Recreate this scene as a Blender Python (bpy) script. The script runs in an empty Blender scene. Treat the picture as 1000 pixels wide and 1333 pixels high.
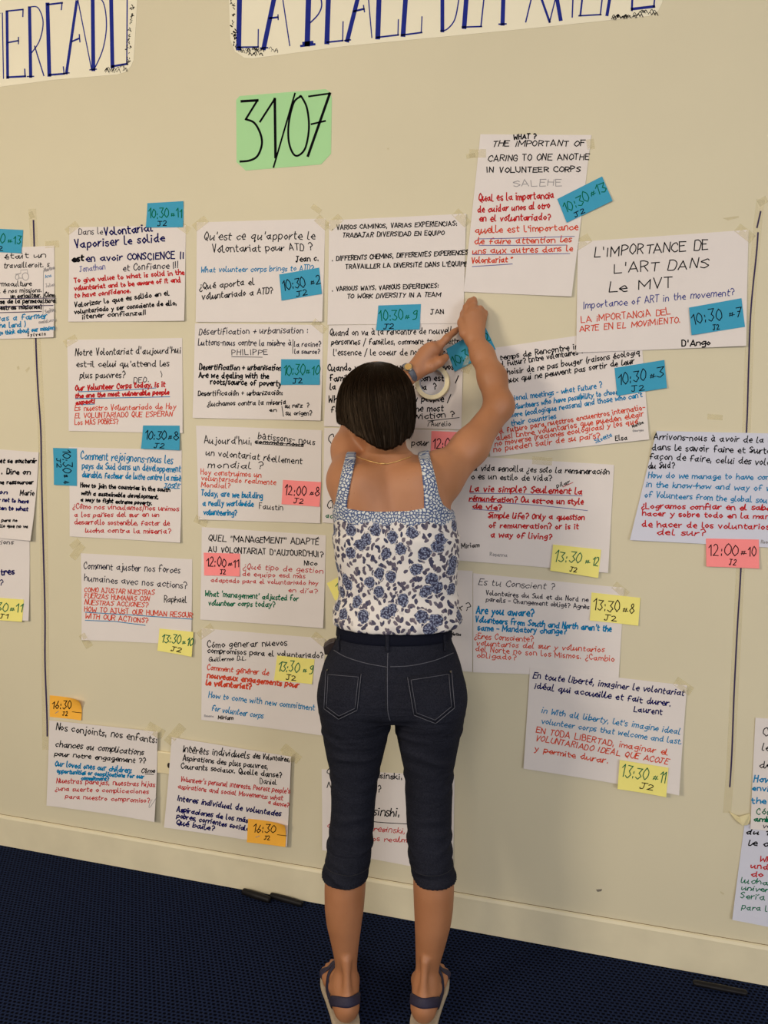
import bpy, bmesh, math, random
import numpy as np
from mathutils import Vector, Matrix
from mathutils.bvhtree import BVHTree

# ------------------------------------------------------------------ camera
C = bpy.context.scene.collection
SC = bpy.context.scene
FPX = 1040.0                       # focal length in pixels of a 1000x1333 frame
YAW, PITCH, ROLL = math.radians(15.7), math.radians(6.5), math.radians(0.6)
CAM = np.array([0.0, -2.166, 1.468])
_f = np.array([-math.sin(YAW)*math.cos(PITCH), math.cos(YAW)*math.cos(PITCH), -math.sin(PITCH)])
_r0 = np.array([math.cos(YAW), math.sin(YAW), 0.0])
_u0 = np.cross(_r0, _f)
_r = _r0*math.cos(ROLL) + _u0*math.sin(ROLL)
_u = _u0*math.cos(ROLL) - _r0*math.sin(ROLL)
cam_d = bpy.data.cameras.new('camera'); cam = bpy.data.objects.new('camera', cam_d); C.objects.link(cam)
cam_d.sensor_fit = 'VERTICAL'; cam_d.sensor_height = 36.0; cam_d.lens = FPX/1333*36.0
cam_d.clip_start = 0.02; cam_d.clip_end = 60
cam.matrix_world = Matrix(((_r[0], _u[0], -_f[0], CAM[0]), (_r[1], _u[1], -_f[1], CAM[1]), (_r[2], _u[2], -_f[2], CAM[2]), (0, 0, 0, 1)))
SC.camera = cam
SC.view_settings.view_transform = 'Standard'
SC.view_settings.look = 'None'
SC.view_settings.gamma = 1
SC.view_settings.use_curve_mapping = False
SC.view_settings.exposure = 0.08

# ------------------------------------------------------------------ light: warm ceiling lamps, cool daylight from behind right
def area(name, loc, target, size, power, color):
    d = bpy.data.lights.new(name, 'AREA'); d.shape = 'RECTANGLE'; d.size, d.size_y = size
    d.energy = power; d.color = color
    o = bpy.data.objects.new(name, d); C.objects.link(o); o.location = loc
    o.rotation_euler = (Vector(target)-Vector(loc)).to_track_quat('-Z', 'Y').to_euler()
    o['kind'] = 'helper'
    return o
W = bpy.data.worlds.new('world'); SC.world = W; W.use_nodes = True
W.node_tree.nodes['Background'].inputs[0].default_value = (1.0, 0.97, 0.94, 1)
W.node_tree.nodes['Background'].inputs[1].default_value = 0.33
area('ceiling_lamp_left', (-3.0, -3.6, 2.3), (-0.6, 0.0, 0.7), (1.0, 0.8), 74, (1.0, 0.88, 0.70))
area('ceiling_lamp_room', (0.2, -5.0, 2.9), (0.0, -0.3, 0.6), (1.6, 0.8), 62, (1.0, 0.94, 0.87))
area('window_daylight', (3.6, -4.4, 1.5), (0.6, -0.2, 0.6), (1.6, 1.6), 68, (0.88, 0.93, 1.0))

# ------------------------------------------------------------------ pixel -> place
def rays(px, py):
    px = np.asarray(px, float); py = np.asarray(py, float)
    return _f + ((px-500)/FPX)[..., None]*_r - ((py-666.5)/FPX)[..., None]*_u
def on_wall(px, py, y=0.0):                      # where the sight line of a pixel meets the wall
    d = rays(px, py); t = (y-CAM[1])/d[..., 1]
    return CAM + d*t[..., None]
def on_floor(px, py, z=0.0):
    d = rays(px, py); t = (z-CAM[2])/d[..., 2]
    return CAM + d*t[..., None]
FWD = np.array([-math.sin(YAW), math.cos(YAW), 0.0]); RGT = np.array([math.cos(YAW), math.sin(YAW), 0.0])
def at_depth(px, py, dep):
    d = rays(px, py); t = np.asarray(dep, float)/(d@FWD)
    return CAM + d*t[..., None]
BX, BD = 0.016, 1.93                             # where the woman stands (sideways, away)
BASE = np.array([CAM[0], CAM[1], 0.0]) + RGT*BX + FWD*BD
def loc(px, py, dep):                            # pixel + distance -> her own frame
    p = at_depth(np.float64(px), np.float64(py), dep) - BASE
    return np.array([p@RGT, p@FWD, p[2]])

# ------------------------------------------------------------------ materials
def mat(name, color=(1, 1, 1), rough=0.6, build=None, **kw):
    m = bpy.data.materials.new(name); m.use_nodes = True
    b = m.node_tree.nodes['Principled BSDF']
    b.inputs['Base Color'].default_value = (*color, 1); b.inputs['Roughness'].default_value = rough
    for k, v in kw.items(): b.inputs[k].default_value = v
    if build: build(m.node_tree, b)
    return m
def N(t, kind, **kw):
    n = t.nodes.new(kind)
    for k, v in kw.items():
        if k.startswith('i_'):
            key = k[2:]; n.inputs[int(key) if key.isdigit() else key.replace('_', ' ')].default_value = v
        else: setattr(n, k, v)
    return n
def ramp(t, stops, interp='LINEAR'):
    n = t.nodes.new('ShaderNodeValToRGB'); e = n.color_ramp.elements; n.color_ramp.interpolation = interp
    while len(e) < len(stops): e.new(0.5)
    for i, (p, c) in enumerate(stops): e[i].position = p; e[i].color = (*c, 1)
    return n
def srgb(r, g, b):
    f = lambda c: (c/255/12.92) if c/255 <= 0.04045 else ((c/255+0.055)/1.055)**2.4
    return (f(r), f(g), f(b))
def noisy(scale, amount, bump=0.0, bscale=None, detail=4.0, coord='Object'):
    def b(t, p):
        tc = N(t, 'ShaderNodeTexCoord')
        n = N(t, 'ShaderNodeTexNoise', i_Scale=scale, i_Detail=detail); t.links.new(tc.outputs[coord], n.inputs['Vector'])
        c = p.inputs['Base Color'].default_value[:3]
        r = ramp(t, [(0.3, tuple(x*(1-amount) for x in c)), (0.7, tuple(min(1, x*(1+amount)) for x in c))])
        t.links.new(n.outputs['Fac'], r.inputs[0]); t.links.new(r.outputs[0], p.inputs['Base Color'])
        if bump:
            n2 = N(t, 'ShaderNodeTexNoise', i_Scale=bscale or scale*4, i_Detail=3.0); t.links.new(tc.outputs[coord], n2.inputs['Vector'])
            bp = N(t, 'ShaderNodeBump', i_Strength=bump, i_Distance=0.002); t.links.new(n2.outputs['Fac'], bp.inputs['Height'])
            t.links.new(bp.outputs[0], p.inputs['Normal'])
    return b
M = {}
M['wall'] = mat('wall_paint', srgb(210, 200, 172), 0.7, noisy(1.7, 0.03, 0.10, 60))
M['base'] = mat('baseboard_paint', srgb(218, 207, 178), 0.5, noisy(9, 0.05, 0.1, 40))
M['ceil'] = mat('ceiling_paint', srgb(225, 218, 205), 0.8, noisy(2, 0.02))
M['paper'] = mat('white_paper', srgb(222, 213, 209), 0.75, noisy(14, 0.012, 0.06, 30))
M['paper_blue'] = mat('cool_white_paper', srgb(206, 206, 220), 0.7, noisy(14, 0.012, 0.06, 30))
M['banner'] = mat('banner_card', srgb(232, 224, 200), 0.7, noisy(6, 0.02))
M['green_card'] = mat('green_card', srgb(163, 212, 152), 0.7, noisy(9, 0.02))
M['n_blue'] = mat('note_blue', srgb(44, 150, 186), 0.7, noisy(20, 0.03))
M['n_yellow'] = mat('note_yellow', srgb(240, 228, 128), 0.7, noisy(20, 0.02))
M['n_pink'] = mat('note_pink', srgb(252, 140, 140), 0.7, noisy(20, 0.02))
M['n_orange'] = mat('note_orange', srgb(250, 182, 62), 0.7, noisy(20, 0.02))
def tape_nodes(alpha):
    def b(t, p):
        noisy(60, 0.02)(t, p); p.inputs['Alpha'].default_value = alpha
    return b
M['tape'] = mat('masking_tape', srgb(228, 216, 172), 0.45, tape_nodes(0.19))
M['tape_faint'] = mat('clear_tape', srgb(228, 216, 176), 0.4, tape_nodes(0.13))
M['tape_solid'] = mat('masking_tape_folded', srgb(216, 202, 156), 0.5, noisy(60, 0.06, 0.2, 90))
INK = dict(K=(14, 13, 18), N=(22, 20, 84), B=(10, 122, 174), R=(186, 34, 38), O=(206, 70, 44), G=(8, 104, 72), Y=(150, 146, 148), V=(104, 104, 158), D=(32, 30, 48), U=(36, 46, 132), S=(60, 50, 84))
for k, c in INK.items(): M['ink_'+k] = mat('ink_'+k.lower(), srgb(*c), 0.8, noisy(40, 0.08), **{'Specular IOR Level': 0.05})
M['black_plastic'] = mat('black_plastic', (0.008, 0.007, 0.008), 0.5, noisy(40, 0.1), **{'Specular IOR Level': 0.2})
M['dark_hole'] = mat('dark_hole', (0.02, 0.008, 0.006), 0.6, noisy(40, 0.1))
M['white_plastic'] = mat('white_plastic', srgb(225, 210, 172), 0.4, noisy(20, 0.02))

def carpet_nodes(t, p):
    tc = N(t, 'ShaderNodeTexCoord'); mp = N(t, 'ShaderNodeMapping'); mp.inputs['Rotation'].default_value = (0, 0, math.radians(-4))
    t.links.new(tc.outputs['Object'], mp.inputs['Vector'])
    br = N(t, 'ShaderNodeTexBrick', offset=0.5, i_Scale=1.0, i_Mortar_Size=0.0034, i_Mortar_Smooth=0.5, i_Brick_Width=0.0125, i_Row_Height=0.0112)
    br.inputs['Color1'].default_value = (*srgb(7, 8, 16), 1); br.inputs['Color2'].default_value = (*srgb(9, 10, 20), 1); br.inputs['Mortar'].default_value = (*srgb(31, 40, 66), 1)
    t.links.new(mp.outputs[0], br.inputs['Vector'])
    n = N(t, 'ShaderNodeTexNoise', i_Scale=260.0, i_Detail=2.0); t.links.new(tc.outputs['Object'], n.inputs['Vector'])
    r = ramp(t, [(0.25, (0.55, 0.55, 0.55)), (0.75, (1.35, 1.35, 1.35))]); t.links.new(n.outputs['Fac'], r.inputs[0])
    mx = N(t, 'ShaderNodeMixRGB', blend_type='MULTIPLY', i_Fac=1.0); t.links.new(br.outputs['Color'], mx.inputs[1]); t.links.new(r.outputs[0], mx.inputs[2])
    t.links.new(mx.outputs[0], p.inputs['Base Color'])
    bp = N(t, 'ShaderNodeBump', i_Strength=0.6, i_Distance=0.003); t.links.new(br.outputs['Fac'], bp.inputs['Height']); t.links.new(bp.outputs[0], p.inputs['Normal'])
    p.inputs['Specular IOR Level'].default_value = 0.02
M['carpet'] = mat('blue_carpet', (0.02, 0.03, 0.08), 0.95, carpet_nodes)

# ------------------------------------------------------------------ object helpers
def link_mesh(name, verts, faces, mats, parent=None, smooth=False, mi=None, origin=None, local=False):
    me = bpy.data.meshes.new(name)
    v = np.asarray(verts, float)
    o0 = np.zeros(3) if origin is None else np.asarray(origin, float)
    me.from_pydata((v-o0).tolist(), [], [list(map(int, f)) for f in faces])
    for m in (mats if isinstance(mats, (list, tuple)) else [mats]): me.materials.append(m)
    if mi is not None: me.polygons.foreach_set('material_index', np.asarray(mi, np.int32))
    if smooth: me.polygons.foreach_set('use_smooth', np.ones(len(me.polygons), bool))
    me.update()
    o = bpy.data.objects.new(name, me); C.objects.link(o); o.location = o0
    if parent is not None:
        o.parent = parent
        if not local: o.matrix_parent_inverse = parent_matrix(parent).inverted()
    return o
def parent_matrix(p):
    m = Matrix.LocRotScale(p.location, p.rotation_euler, p.scale)
    return m
def tag(o, label, cat, group=None):
    o['label'] = label; o['category'] = cat
    if group: o['group'] = group
    return o
def structure(o): o['kind'] = 'structure'; return o
def box(lo, hi):
    x0, y0, z0 = lo; x1, y1, z1 = hi
    v = [(x0, y0, z0), (x1, y0, z0), (x1, y1, z0), (x0, y1, z0), (x0, y0, z1), (x1, y0, z1), (x1, y1, z1), (x0, y1, z1)]
    return v, [(0, 3, 2, 1), (4, 5, 6, 7), (0, 1, 5, 4), (1, 2, 6, 5), (2, 3, 7, 6), (3, 0, 4, 7)]
def bevel(o, w, seg=2):
    b = o.modifiers.new('bevel', 'BEVEL'); b.width = w; b.segments = seg; b.limit_method = 'ANGLE'
def tube(points, radius, n=8, closed=False, flat=1.0, up=None, caps=True):
    P = np.asarray(points, float); m = len(P); rad = np.broadcast_to(np.asarray(radius, float), (m,))
    V = []; F = []; prev = None
    for i in range(m):
        a = P[(i-1) % m] if (closed or i > 0) else P[i]; b = P[(i+1) % m] if (closed or i < m-1) else P[i]
        t = b-a; t /= (np.linalg.norm(t)+1e-9)
        if up is not None: n1 = np.asarray(up[i] if np.ndim(up) == 2 else up, float)
        else: n1 = prev if prev is not None else (np.array([0, 0, 1.0]) if abs(t[2]) < 0.9 else np.array([1.0, 0, 0]))
        n1 = n1-t*(n1@t); n1 /= (np.linalg.norm(n1)+1e-9); n2 = np.cross(t, n1); prev = n1
        for k in range(n):
            a_ = 2*math.pi*k/n
            V.append(P[i]+rad[i]*(math.cos(a_)*n1*flat+math.sin(a_)*n2))
    for i in range(m if closed else m-1):
        for k in range(n):
            j = (i+1) % m
            F.append((i*n+k, i*n+(k+1) % n, j*n+(k+1) % n, j*n+k))
    if caps and not closed: F += [tuple(range(n-1, -1, -1)), tuple((m-1)*n+k for k in range(n))]
    return V, F
def catmull(pts, sub=6, closed=False):
    P = np.asarray(pts, float); n = len(P)
    if n < 3 and not closed: return P
    out = []
    rng_ = range(n if closed else n-1)
    for i in rng_:
        if closed: p0, p1, p2, p3 = P[(i-1) % n], P[i], P[(i+1) % n], P[(i+2) % n]
        else: p0, p1, p2, p3 = P[max(i-1, 0)], P[i], P[i+1], P[min(i+2, n-1)]
        for s in range(sub):
            t = s/sub
            out.append(0.5*((2*p1)+(-p0+p2)*t+(2*p0-5*p1+4*p2-p3)*t*t+(-p0+3*p1-3*p2+p3)*t**3))
    if not closed: out.append(P[-1])
    return np.array(out)

# ------------------------------------------------------------------ the room
v, f = box((-5.5, -6.5, -0.1), (5.0, 0.0, 0.0)); structure(link_mesh('floor', v, f, M['carpet']))
v, f = box((-5.5, 0.0, 0.0), (5.0, 0.15, 3.3)); structure(link_mesh('wall_front', v, f, M['wall']))
v, f = box((-5.65, -6.5, 0.0), (-5.5, 0.15, 3.3)); structure(link_mesh('wall_left', v, f, M['wall']))
v, f = box((-5.65, -6.5, 3.3), (5.0, 0.15, 3.4)); structure(link_mesh('ceiling', v, f, M['ceil']))
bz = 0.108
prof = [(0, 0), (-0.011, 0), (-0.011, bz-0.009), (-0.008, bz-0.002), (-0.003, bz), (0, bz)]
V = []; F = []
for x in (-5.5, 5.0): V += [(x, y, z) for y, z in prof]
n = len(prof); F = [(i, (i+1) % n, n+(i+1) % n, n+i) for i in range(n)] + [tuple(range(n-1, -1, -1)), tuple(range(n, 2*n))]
structure(link_mesh('baseboard_front', V, F, [M['base'], mat('baseboard_gap_shadow', srgb(122, 104, 72), 0.9, noisy(25, 0.25))], mi=[0, 0, 0, 0, 1, 0, 0, 0]))  # top face coloured dark as the painted shadow line of the gap

# scuffs and dents of the wall, as shallow smears of dirt on the paint
def smear(pts, name, m):
    P = on_wall(*np.array(pts, float).T); c = P.mean(0)
    vv = [(*p[[0]], -0.0004, p[2]) for p in P] + [(p[0], 0.0, p[2]) for p in P]; k = len(P)
    ff = [tuple(range(k))] + [(i, k+i, k+(i+1) % k, (i+1) % k) for i in range(k)]
    o = link_mesh(name, vv, ff, m, origin=c); structure(o); return o
M['scuff'] = mat('wall_scuff', srgb(120, 112, 100), 0.8, noisy(80, 0.2))
M['scuff_soft'] = mat('wall_scuff_soft', srgb(196, 184, 150), 0.8, noisy(80, 0.08))
for i, (pts, mm) in enumerate([([(776, 1158), (784, 1157.3), (783, 1160), (778, 1161)], 'scuff'), ([(504, 193), (506.5, 192.6), (506.5, 194.5), (504.5, 194.5)], 'scuff_soft'),
        ([(22, 478), (24.5, 476), (25.5, 480), (23, 482)], 'scuff_soft'), ([(33, 482), (38, 477), (39, 479), (35, 485)], 'scuff_soft'),
        ([(941, 284), (962, 281), (962, 283.5), (948, 287)], 'scuff_soft'), ([(938, 1160), (943, 1163), (942, 1165), (938, 1162)], 'scuff_soft')]):
    smear(pts, 'wall_scuff', M[mm])
# ------------------------------------------------------------------ handwriting: a single-stroke alphabet
# grid: baseline 2, x-height 6, capitals 9, descenders 0; every stroke is a run of xy digit pairs
GL = {}
for ln in '''a 46150413223345 464352
b 0902 0426364433220203
c 45361504132243
d 46361504132244 494352
e 0444 443626150413223242
f 4839281812 0535
g 46261504132344 464130100 1
h 0902 0426364442
i 0602 08
j 26211001 28
k 0902 3604 1442
l 09031222
m 0602 0516263532 3545566562
n 0602 0516364442
o 261504132233443526
p 0600 05163644332203
q 46261504132344 464051
r 0602 04152636
s 3616052433221203
t 18132232 0636
u 06031223344 464252
v 0622 2246
w 0612 1235 3552 5266
x 0642 0246
y 0623 46221000
z 0646 4602 0242
A 0229 2952 1444
B 0902 0929383606 063645433202
C 473918060413223243
D 0902 092947443202
E 0902 0949 0636 0242
F 0902 0949 0636
G 4739180604132232434525
H 0902 4942 0646
I 0902
J 0949 2923120203
K 0902 4905 1542
L 0902 0242
M 0209 0934 3469 6962
N 0209 0942 4249
O 29180604132233444729
P 0902 092948473605
Q 29180604132233444729 2441
R 0902 092948473605 2542
S 48391807263544332203
T 0949 2922
U 09041322324449
V 0922 2249
W 0912 1236 3652 5269
X 0942 0249
Y 0926 4926 2622
Z 0949 4902 0242
0 29180604132233444729
1 0729 2922
2 081929383602 0242
3 0949 4926 263544332203
4 2904 0454 3732
5 4909 0906 06364543321203
6 391504132233443525
7 0949 4912 1636
8 26171829383726 261504132233443526
9 37261718293937 393312
. 0203
, 0301
: 0203 0506
; 0301 0506
! 0904 0203
? 08192938462524 2223
¿ 2524130201102031 27
¡ 0501 07
- 0535
_ 0252
' 0907
" 0907 2927
/ 0039
( 19060411
) 09161401
+ 0545 2723
# 1703 3723 0636 0444
* 0545 1733 1337
|  0900
° 18072738 18
~ 03142534'''.split('\n'):
    ch = ln[0]; strokes = []
    for tok in ln[2:].split():
        tok = tok[:len(tok)//2*2]
        strokes.append([(int(tok[i]), int(tok[i+1])) for i in range(0, len(tok), 2)])
    GL[ch] = [s for s in strokes if s]
GL['|'] = [[(0, 9), (0, 0)]]
ACC = {'é': 'e/', 'è': 'e\\', 'ê': 'e^', 'ë': 'e"', 'á': 'a/', 'à': 'a\\', 'â': 'a^', 'í': 'i/', 'ó': 'o/', 'ú': 'u/', 'ô': 'o^', 'ñ': 'n~', 'ç': 'c,', 'É': 'E/', 'Á': 'A/', 'Ó': 'O/', 'Í': 'I/'}
MARK = {'/': [(1.5, 7), (3, 8.4)], '\\': [(1, 8.4), (2.5, 7)], '^': [(0.8, 7), (2, 8.4), (3.2, 7)], '"': [(1, 7.4), (1, 8)], '~': [(0, 7.2), (1.2, 8), (2.4, 7.2), (3.6, 8)], ',': [(2, 2), (2, 1), (1, 0.6)]}
def glyph(ch):
    if ch in ACC:
        b, k = ACC[ch]; up = 2.6 if b.isupper() else 0
        return GL[b] + [[(x, y+up) for x, y in MARK[k]]]
    return GL.get(ch, [])
RNG = random.Random(7)
def text_strokes(txt, x0, y0, x1, y1, H, slant=0.08, wob=1.0):
    """polylines in photo pixels: the line runs from (x0,y0) to (x1,y1) on its baseline, capitals H high"""
    pen = 0.0; items = []; slant = RNG.uniform(-.02, .20); cursive = RNG.random() < .45 and H > 6.3; last = None; gapped = True
    for ch in txt:
        if ch == ' ': pen += 4.2; gapped = True; continue
        g = glyph(ch)
        w = max((p[0] for s in g for p in s), default=1); w = max(w, .5)
        items.append((pen+(.4 if w < 1 else 0), g, ch in 'ehimnpruvwlkbéèí' and not gapped)); gapped = False; pen += w + (2.3 if w < 1 else 1.6) + RNG.uniform(-0.25, 0.25)
    total = max(pen-1.5, 1); L = math.hypot(x1-x0, y1-y0); ux, uy = (x1-x0)/L, (y1-y0)/L; vx, vy = uy, -ux
    kx = L/total; ky = H*0.92/7.0; out = []
    for p0, g, low in items:
        if not low: last = None
        sx = 1+RNG.uniform(-.1, .1)*wob; sy = 1+RNG.uniform(-.1, .12)*wob; dy = RNG.uniform(-.45, .45)*wob; sl = slant+RNG.uniform(-.08, .08)*wob
        first = True
        for s in g:
            q = [(a+RNG.uniform(-.16, .16)*wob, b+RNG.uniform(-.16, .16)*wob) for a, b in s]
            pts = [((p0+a*sx+(b-2)*sl)*kx, ((b-2)*sy+dy)*ky) for a, b in q]
            P = np.array([(x0+a*ux+b*vx, y0+a*uy+b*vy) for a, b in pts])
            if cursive and first and last is not None and low and len(P) > 1 and np.linalg.norm(P[0]-last) < 5.2*kx+2.2*ky: out.append(np.array([last, (last+P[0])/2+np.array([0, .35*ky]), P[0]]))
            first = False; out.append(catmull(P, 4) if len(P) > 2 else P)
            last = P[-1] if len(P) > 1 and abs(P[-1][0]) >= 0 else None
    return out
def ribbon(P, w):
    """flat pen mark of width w along a polyline (w may vary from point to point); two verts a point"""
    P = np.asarray(P, float)
    if len(P) == 1: P = np.array([P[0]-[w*.3, 0], P[0]+[w*.3, 0]])
    d = np.gradient(P, axis=0); d /= (np.linalg.norm(d, axis=1)[:, None]+1e-9)
    P = P.copy(); ww = np.broadcast_to(np.asarray(w, float), (len(P),))
    P[0] -= d[0]*ww[0]*0.4; P[-1] += d[-1]*ww[-1]*0.4
    nrm = np.stack([-d[:, 1], d[:, 0]], 1)
    return P+nrm*ww[:, None]*.5, P-nrm*ww[:, None]*.5

# ------------------------------------------------------------------ sheets taped or stuck to the wall
SHEETS = []
def inv_bilinear(c, P, it=6):
    c = np.asarray(c, float); u = np.full(len(P), .5); v_ = np.full(len(P), .5)
    for _ in range(it):
        a, b, d, e = (1-u)*(1-v_), u*(1-v_), u*v_, (1-u)*v_
        S = a[:, None]*c[0]+b[:, None]*c[1]+d[:, None]*c[2]+e[:, None]*c[3]
        du = (1-v_)[:, None]*(c[1]-c[0])+v_[:, None]*(c[2]-c[3]); dv = (1-u)[:, None]*(c[3]-c[0])+u[:, None]*(c[2]-c[1])
        r = P-S; det = du[:, 0]*dv[:, 1]-du[:, 1]*dv[:, 0]
        u = u+(r[:, 0]*dv[:, 1]-r[:, 1]*dv[:, 0])/det; v_ = v_+(du[:, 0]*r[:, 1]-du[:, 1]*r[:, 0])/det
    return u, v_
class Sheet:
    def __init__(s, corners, curl, seed, bow=0.0015, gap=0.0008, least=0.0):
        P = on_wall(*np.array(corners, float).T); s.c = P[:, [0, 2]]
        s.curl = curl; s.bow = bow; r = random.Random(seed); s.ph = [r.uniform(0, 6.28) for _ in range(4)]
        s.base = max(gap, least)
        g = np.array([(a, b) for a in np.linspace(.02, .98, 9) for b in np.linspace(.02, .98, 9)])
        q = s.pos(g[:, 0], g[:, 1]); mine = s.relief(g[:, 0], g[:, 1])
        need = gap
        for o in SHEETS:
            u, v_ = inv_bilinear(o.c, q); ok = (u > -.01) & (u < 1.01) & (v_ > -.01) & (v_ < 1.01)
            if ok.any(): need = max(need, float((o.height(u[ok], v_[ok])-mine[ok]).max())+0.0009)
        s.base = max(s.base, need); SHEETS.append(s)
    def pos(s, u, v_):
        a, b, d, e = (1-u)*(1-v_), u*(1-v_), u*v_, (1-u)*v_
        return a[:, None]*s.c[0]+b[:, None]*s.c[1]+d[:, None]*s.c[2]+e[:, None]*s.c[3]
    def relief(s, u, v_):
        u = np.clip(u, 0, 1); v_ = np.clip(v_, 0, 1); tl, tr, br, bl = s.curl
        h = tl*((1-u)*(1-v_))**3+tr*(u*(1-v_))**3+br*(u*v_)**2.5+bl*((1-u)*v_)**2.5
        w = .5+.25*np.sin(6.3*u*.8+s.ph[0]+1.5*v_)+.25*np.sin(4.5*v_+s.ph[1]-1.2*u)
        return h+s.bow*w*(.25+.75*v_)
    def height(s, u, v_): return s.base+s.relief(u, v_)
def on_sheet(s, px, extra):
    P = on_wall(px[:, 0], px[:, 1])
    for _ in range(2):
        u, v_ = inv_bilinear(s.c, P[:, [0, 2]]); h = s.height(u, v_)+extra
        d = rays(px[:, 0], px[:, 1]); t = (-h-CAM[1])/d[:, 1]; P = CAM+d*t[:, None]
    return P
def write(s, lines, extra=0.00035):
    """ink marks as geometry lying on sheet s -> verts, faces, ink keys"""
    V = []; F = []; K = []; n = 0; lift = extra
    for ln in lines:
        if ln[0] == '~':                                   # ('~', points, width, ink)
            strokes = [np.array(ln[1], float)]; w = ln[2]; ink = ln[3]
        elif ln[0] == '^':                                 # smooth curve
            strokes = [catmull(ln[1], 6)]; w = ln[2]; ink = ln[3]
        else:
            txt, x0, y0, x1, y1, H, ink = ln[:7]; w = ln[7] if len(ln) > 7 else 1.25
            strokes = text_strokes(txt, x0, y0, x1, y1, H)
        for k, st in enumerate(strokes):
            a, b = ribbon(st, w*1.02 if ln[0] not in '~^' else w)
            m = len(a); X = np.empty((2*m, 2)); X[0::2] = a; X[1::2] = b
            V.append(on_sheet(s, X, lift+0.00003*(k % 5)))
            F += [(n+2*i, n+2*i+1, n+2*i+3, n+2*i+2) for i in range(m-1)]; K += [ink]*(m-1); n += 2*m
    return (np.concatenate(V) if V else np.zeros((0, 3))), F, K
def sheet(name, label, cat, corners, m, lines=(), curl=(0.0005, 0.0005, 0.004, 0.004), group=None, seed=None, tapes=(), bow=0.0015, outline=None, least=0.0, nu=14, nv=12):
    if outline is not None: curl = (0, 0, 0, 0); bow = 0.0
    s = Sheet(corners, curl, seed if seed is not None else len(SHEETS)*7+1, bow, least=least)
    if outline is None:
        U, W_ = np.meshgrid(np.linspace(0, 1, nu+1), np.linspace(0, 1, nv+1)); u = U.ravel(); v_ = W_.ravel()
        q = s.pos(u, v_); h = s.height(u, v_); k = len(u)
        front = np.stack([q[:, 0], -h, q[:, 1]], 1); back = np.stack([q[:, 0], -h+0.0003, q[:, 1]], 1)
        V = list(front)+list(back); F = []
        for j in range(nv):
            for i in range(nu):
                a = j*(nu+1)+i; F.append((a, a+nu+1, a+nu+2, a+1)); F.append((k+a, k+a+1, k+a+nu+2, k+a+nu+1))
        rim = [i for i in range(nu+1)]+[j*(nu+1)+nu for j in range(1, nv+1)]+[nv*(nu+1)+i for i in range(nu-1, -1, -1)]+[j*(nu+1) for j in range(nv-1, 0, -1)]
    else:
        P = on_sheet(s, np.array(outline, float), 0); k = len(P)
        V = list(P)+list(P+np.array([0, 0.0006, 0])); F = [tuple(range(k-1, -1, -1)), tuple(range(k, 2*k))]; rim = list(range(k))
    for i in range(len(rim)):
        a, b = rim[i], rim[(i+1) % len(rim)]; F.append((a, b, k+b, k+a))
    iv, iff, ik = write(s, lines)
    n0 = len(V); keys = sorted(set(ik)); mats = [m]+[M['ink_'+x] for x in keys]
    mi = [0]*len(F)+[1+keys.index(x) for x in ik]
    V = np.concatenate([np.array(V), iv]) if len(iv) else np.array(V)
    F = F+[tuple(n0+x for x in f) for f in iff]
    c = V[:n0].mean(0)
    o = link_mesh(name, V, F, mats, mi=mi, origin=c)
    tag(o, label, cat, group)
    for tp in tapes:                                       # (cx, cy, length, width, angle) in pixels
        tape_strip(o, tp, s)
    return o
def tape_strip(parent, tp, s=None, name='tape_strip'):
    cx, cy, L, w, ang = tp; a = math.radians(ang); ca, sa = math.cos(a), math.sin(a)
    nn = 8; V = []
    px = np.array([(cx+(i/nn-.5)*L*ca-(j-.5)*w*sa, cy+(i/nn-.5)*L*sa+(j-.5)*w*ca) for i in range(nn+1) for j in (0, .5, 1)])
    P = on_wall(px[:, 0], px[:, 1]); h = np.full(len(P), .0004)
    for o in SHEETS:
        u, v_ = inv_bilinear(o.c, P[:, [0, 2]]); ok = (u > -.01) & (u < 1.01) & (v_ > -.01) & (v_ < 1.01)
        hh = o.height(np.clip(u, 0, 1), np.clip(v_, 0, 1)); h = np.where(ok, np.maximum(h, hh+.0007), h)
    P[:, 1] = -h; k = len(P)
    V = list(P)+list(P+np.array([0, .00015, 0])); F = []
    for i in range(nn):
        for j in range(2):
            b = i*3+j; F.append((b, b+1, b+4, b+3)); F.append((k+b, k+b+3, k+b+4, k+b+1))
    rim = [i*3 for i in range(nn+1)]+[nn*3+1, nn*3+2]+[i*3+2 for i in range(nn-1, -1, -1)]+[1]
    for i in range(len(rim)):
        b, d = rim[i], rim[(i+1) % len(rim)]; F.append((b, d, k+d, k+b))
    o = link_mesh(name, V, F, M['tape'], parent=parent, origin=P.mean(0))
    return o
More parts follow.
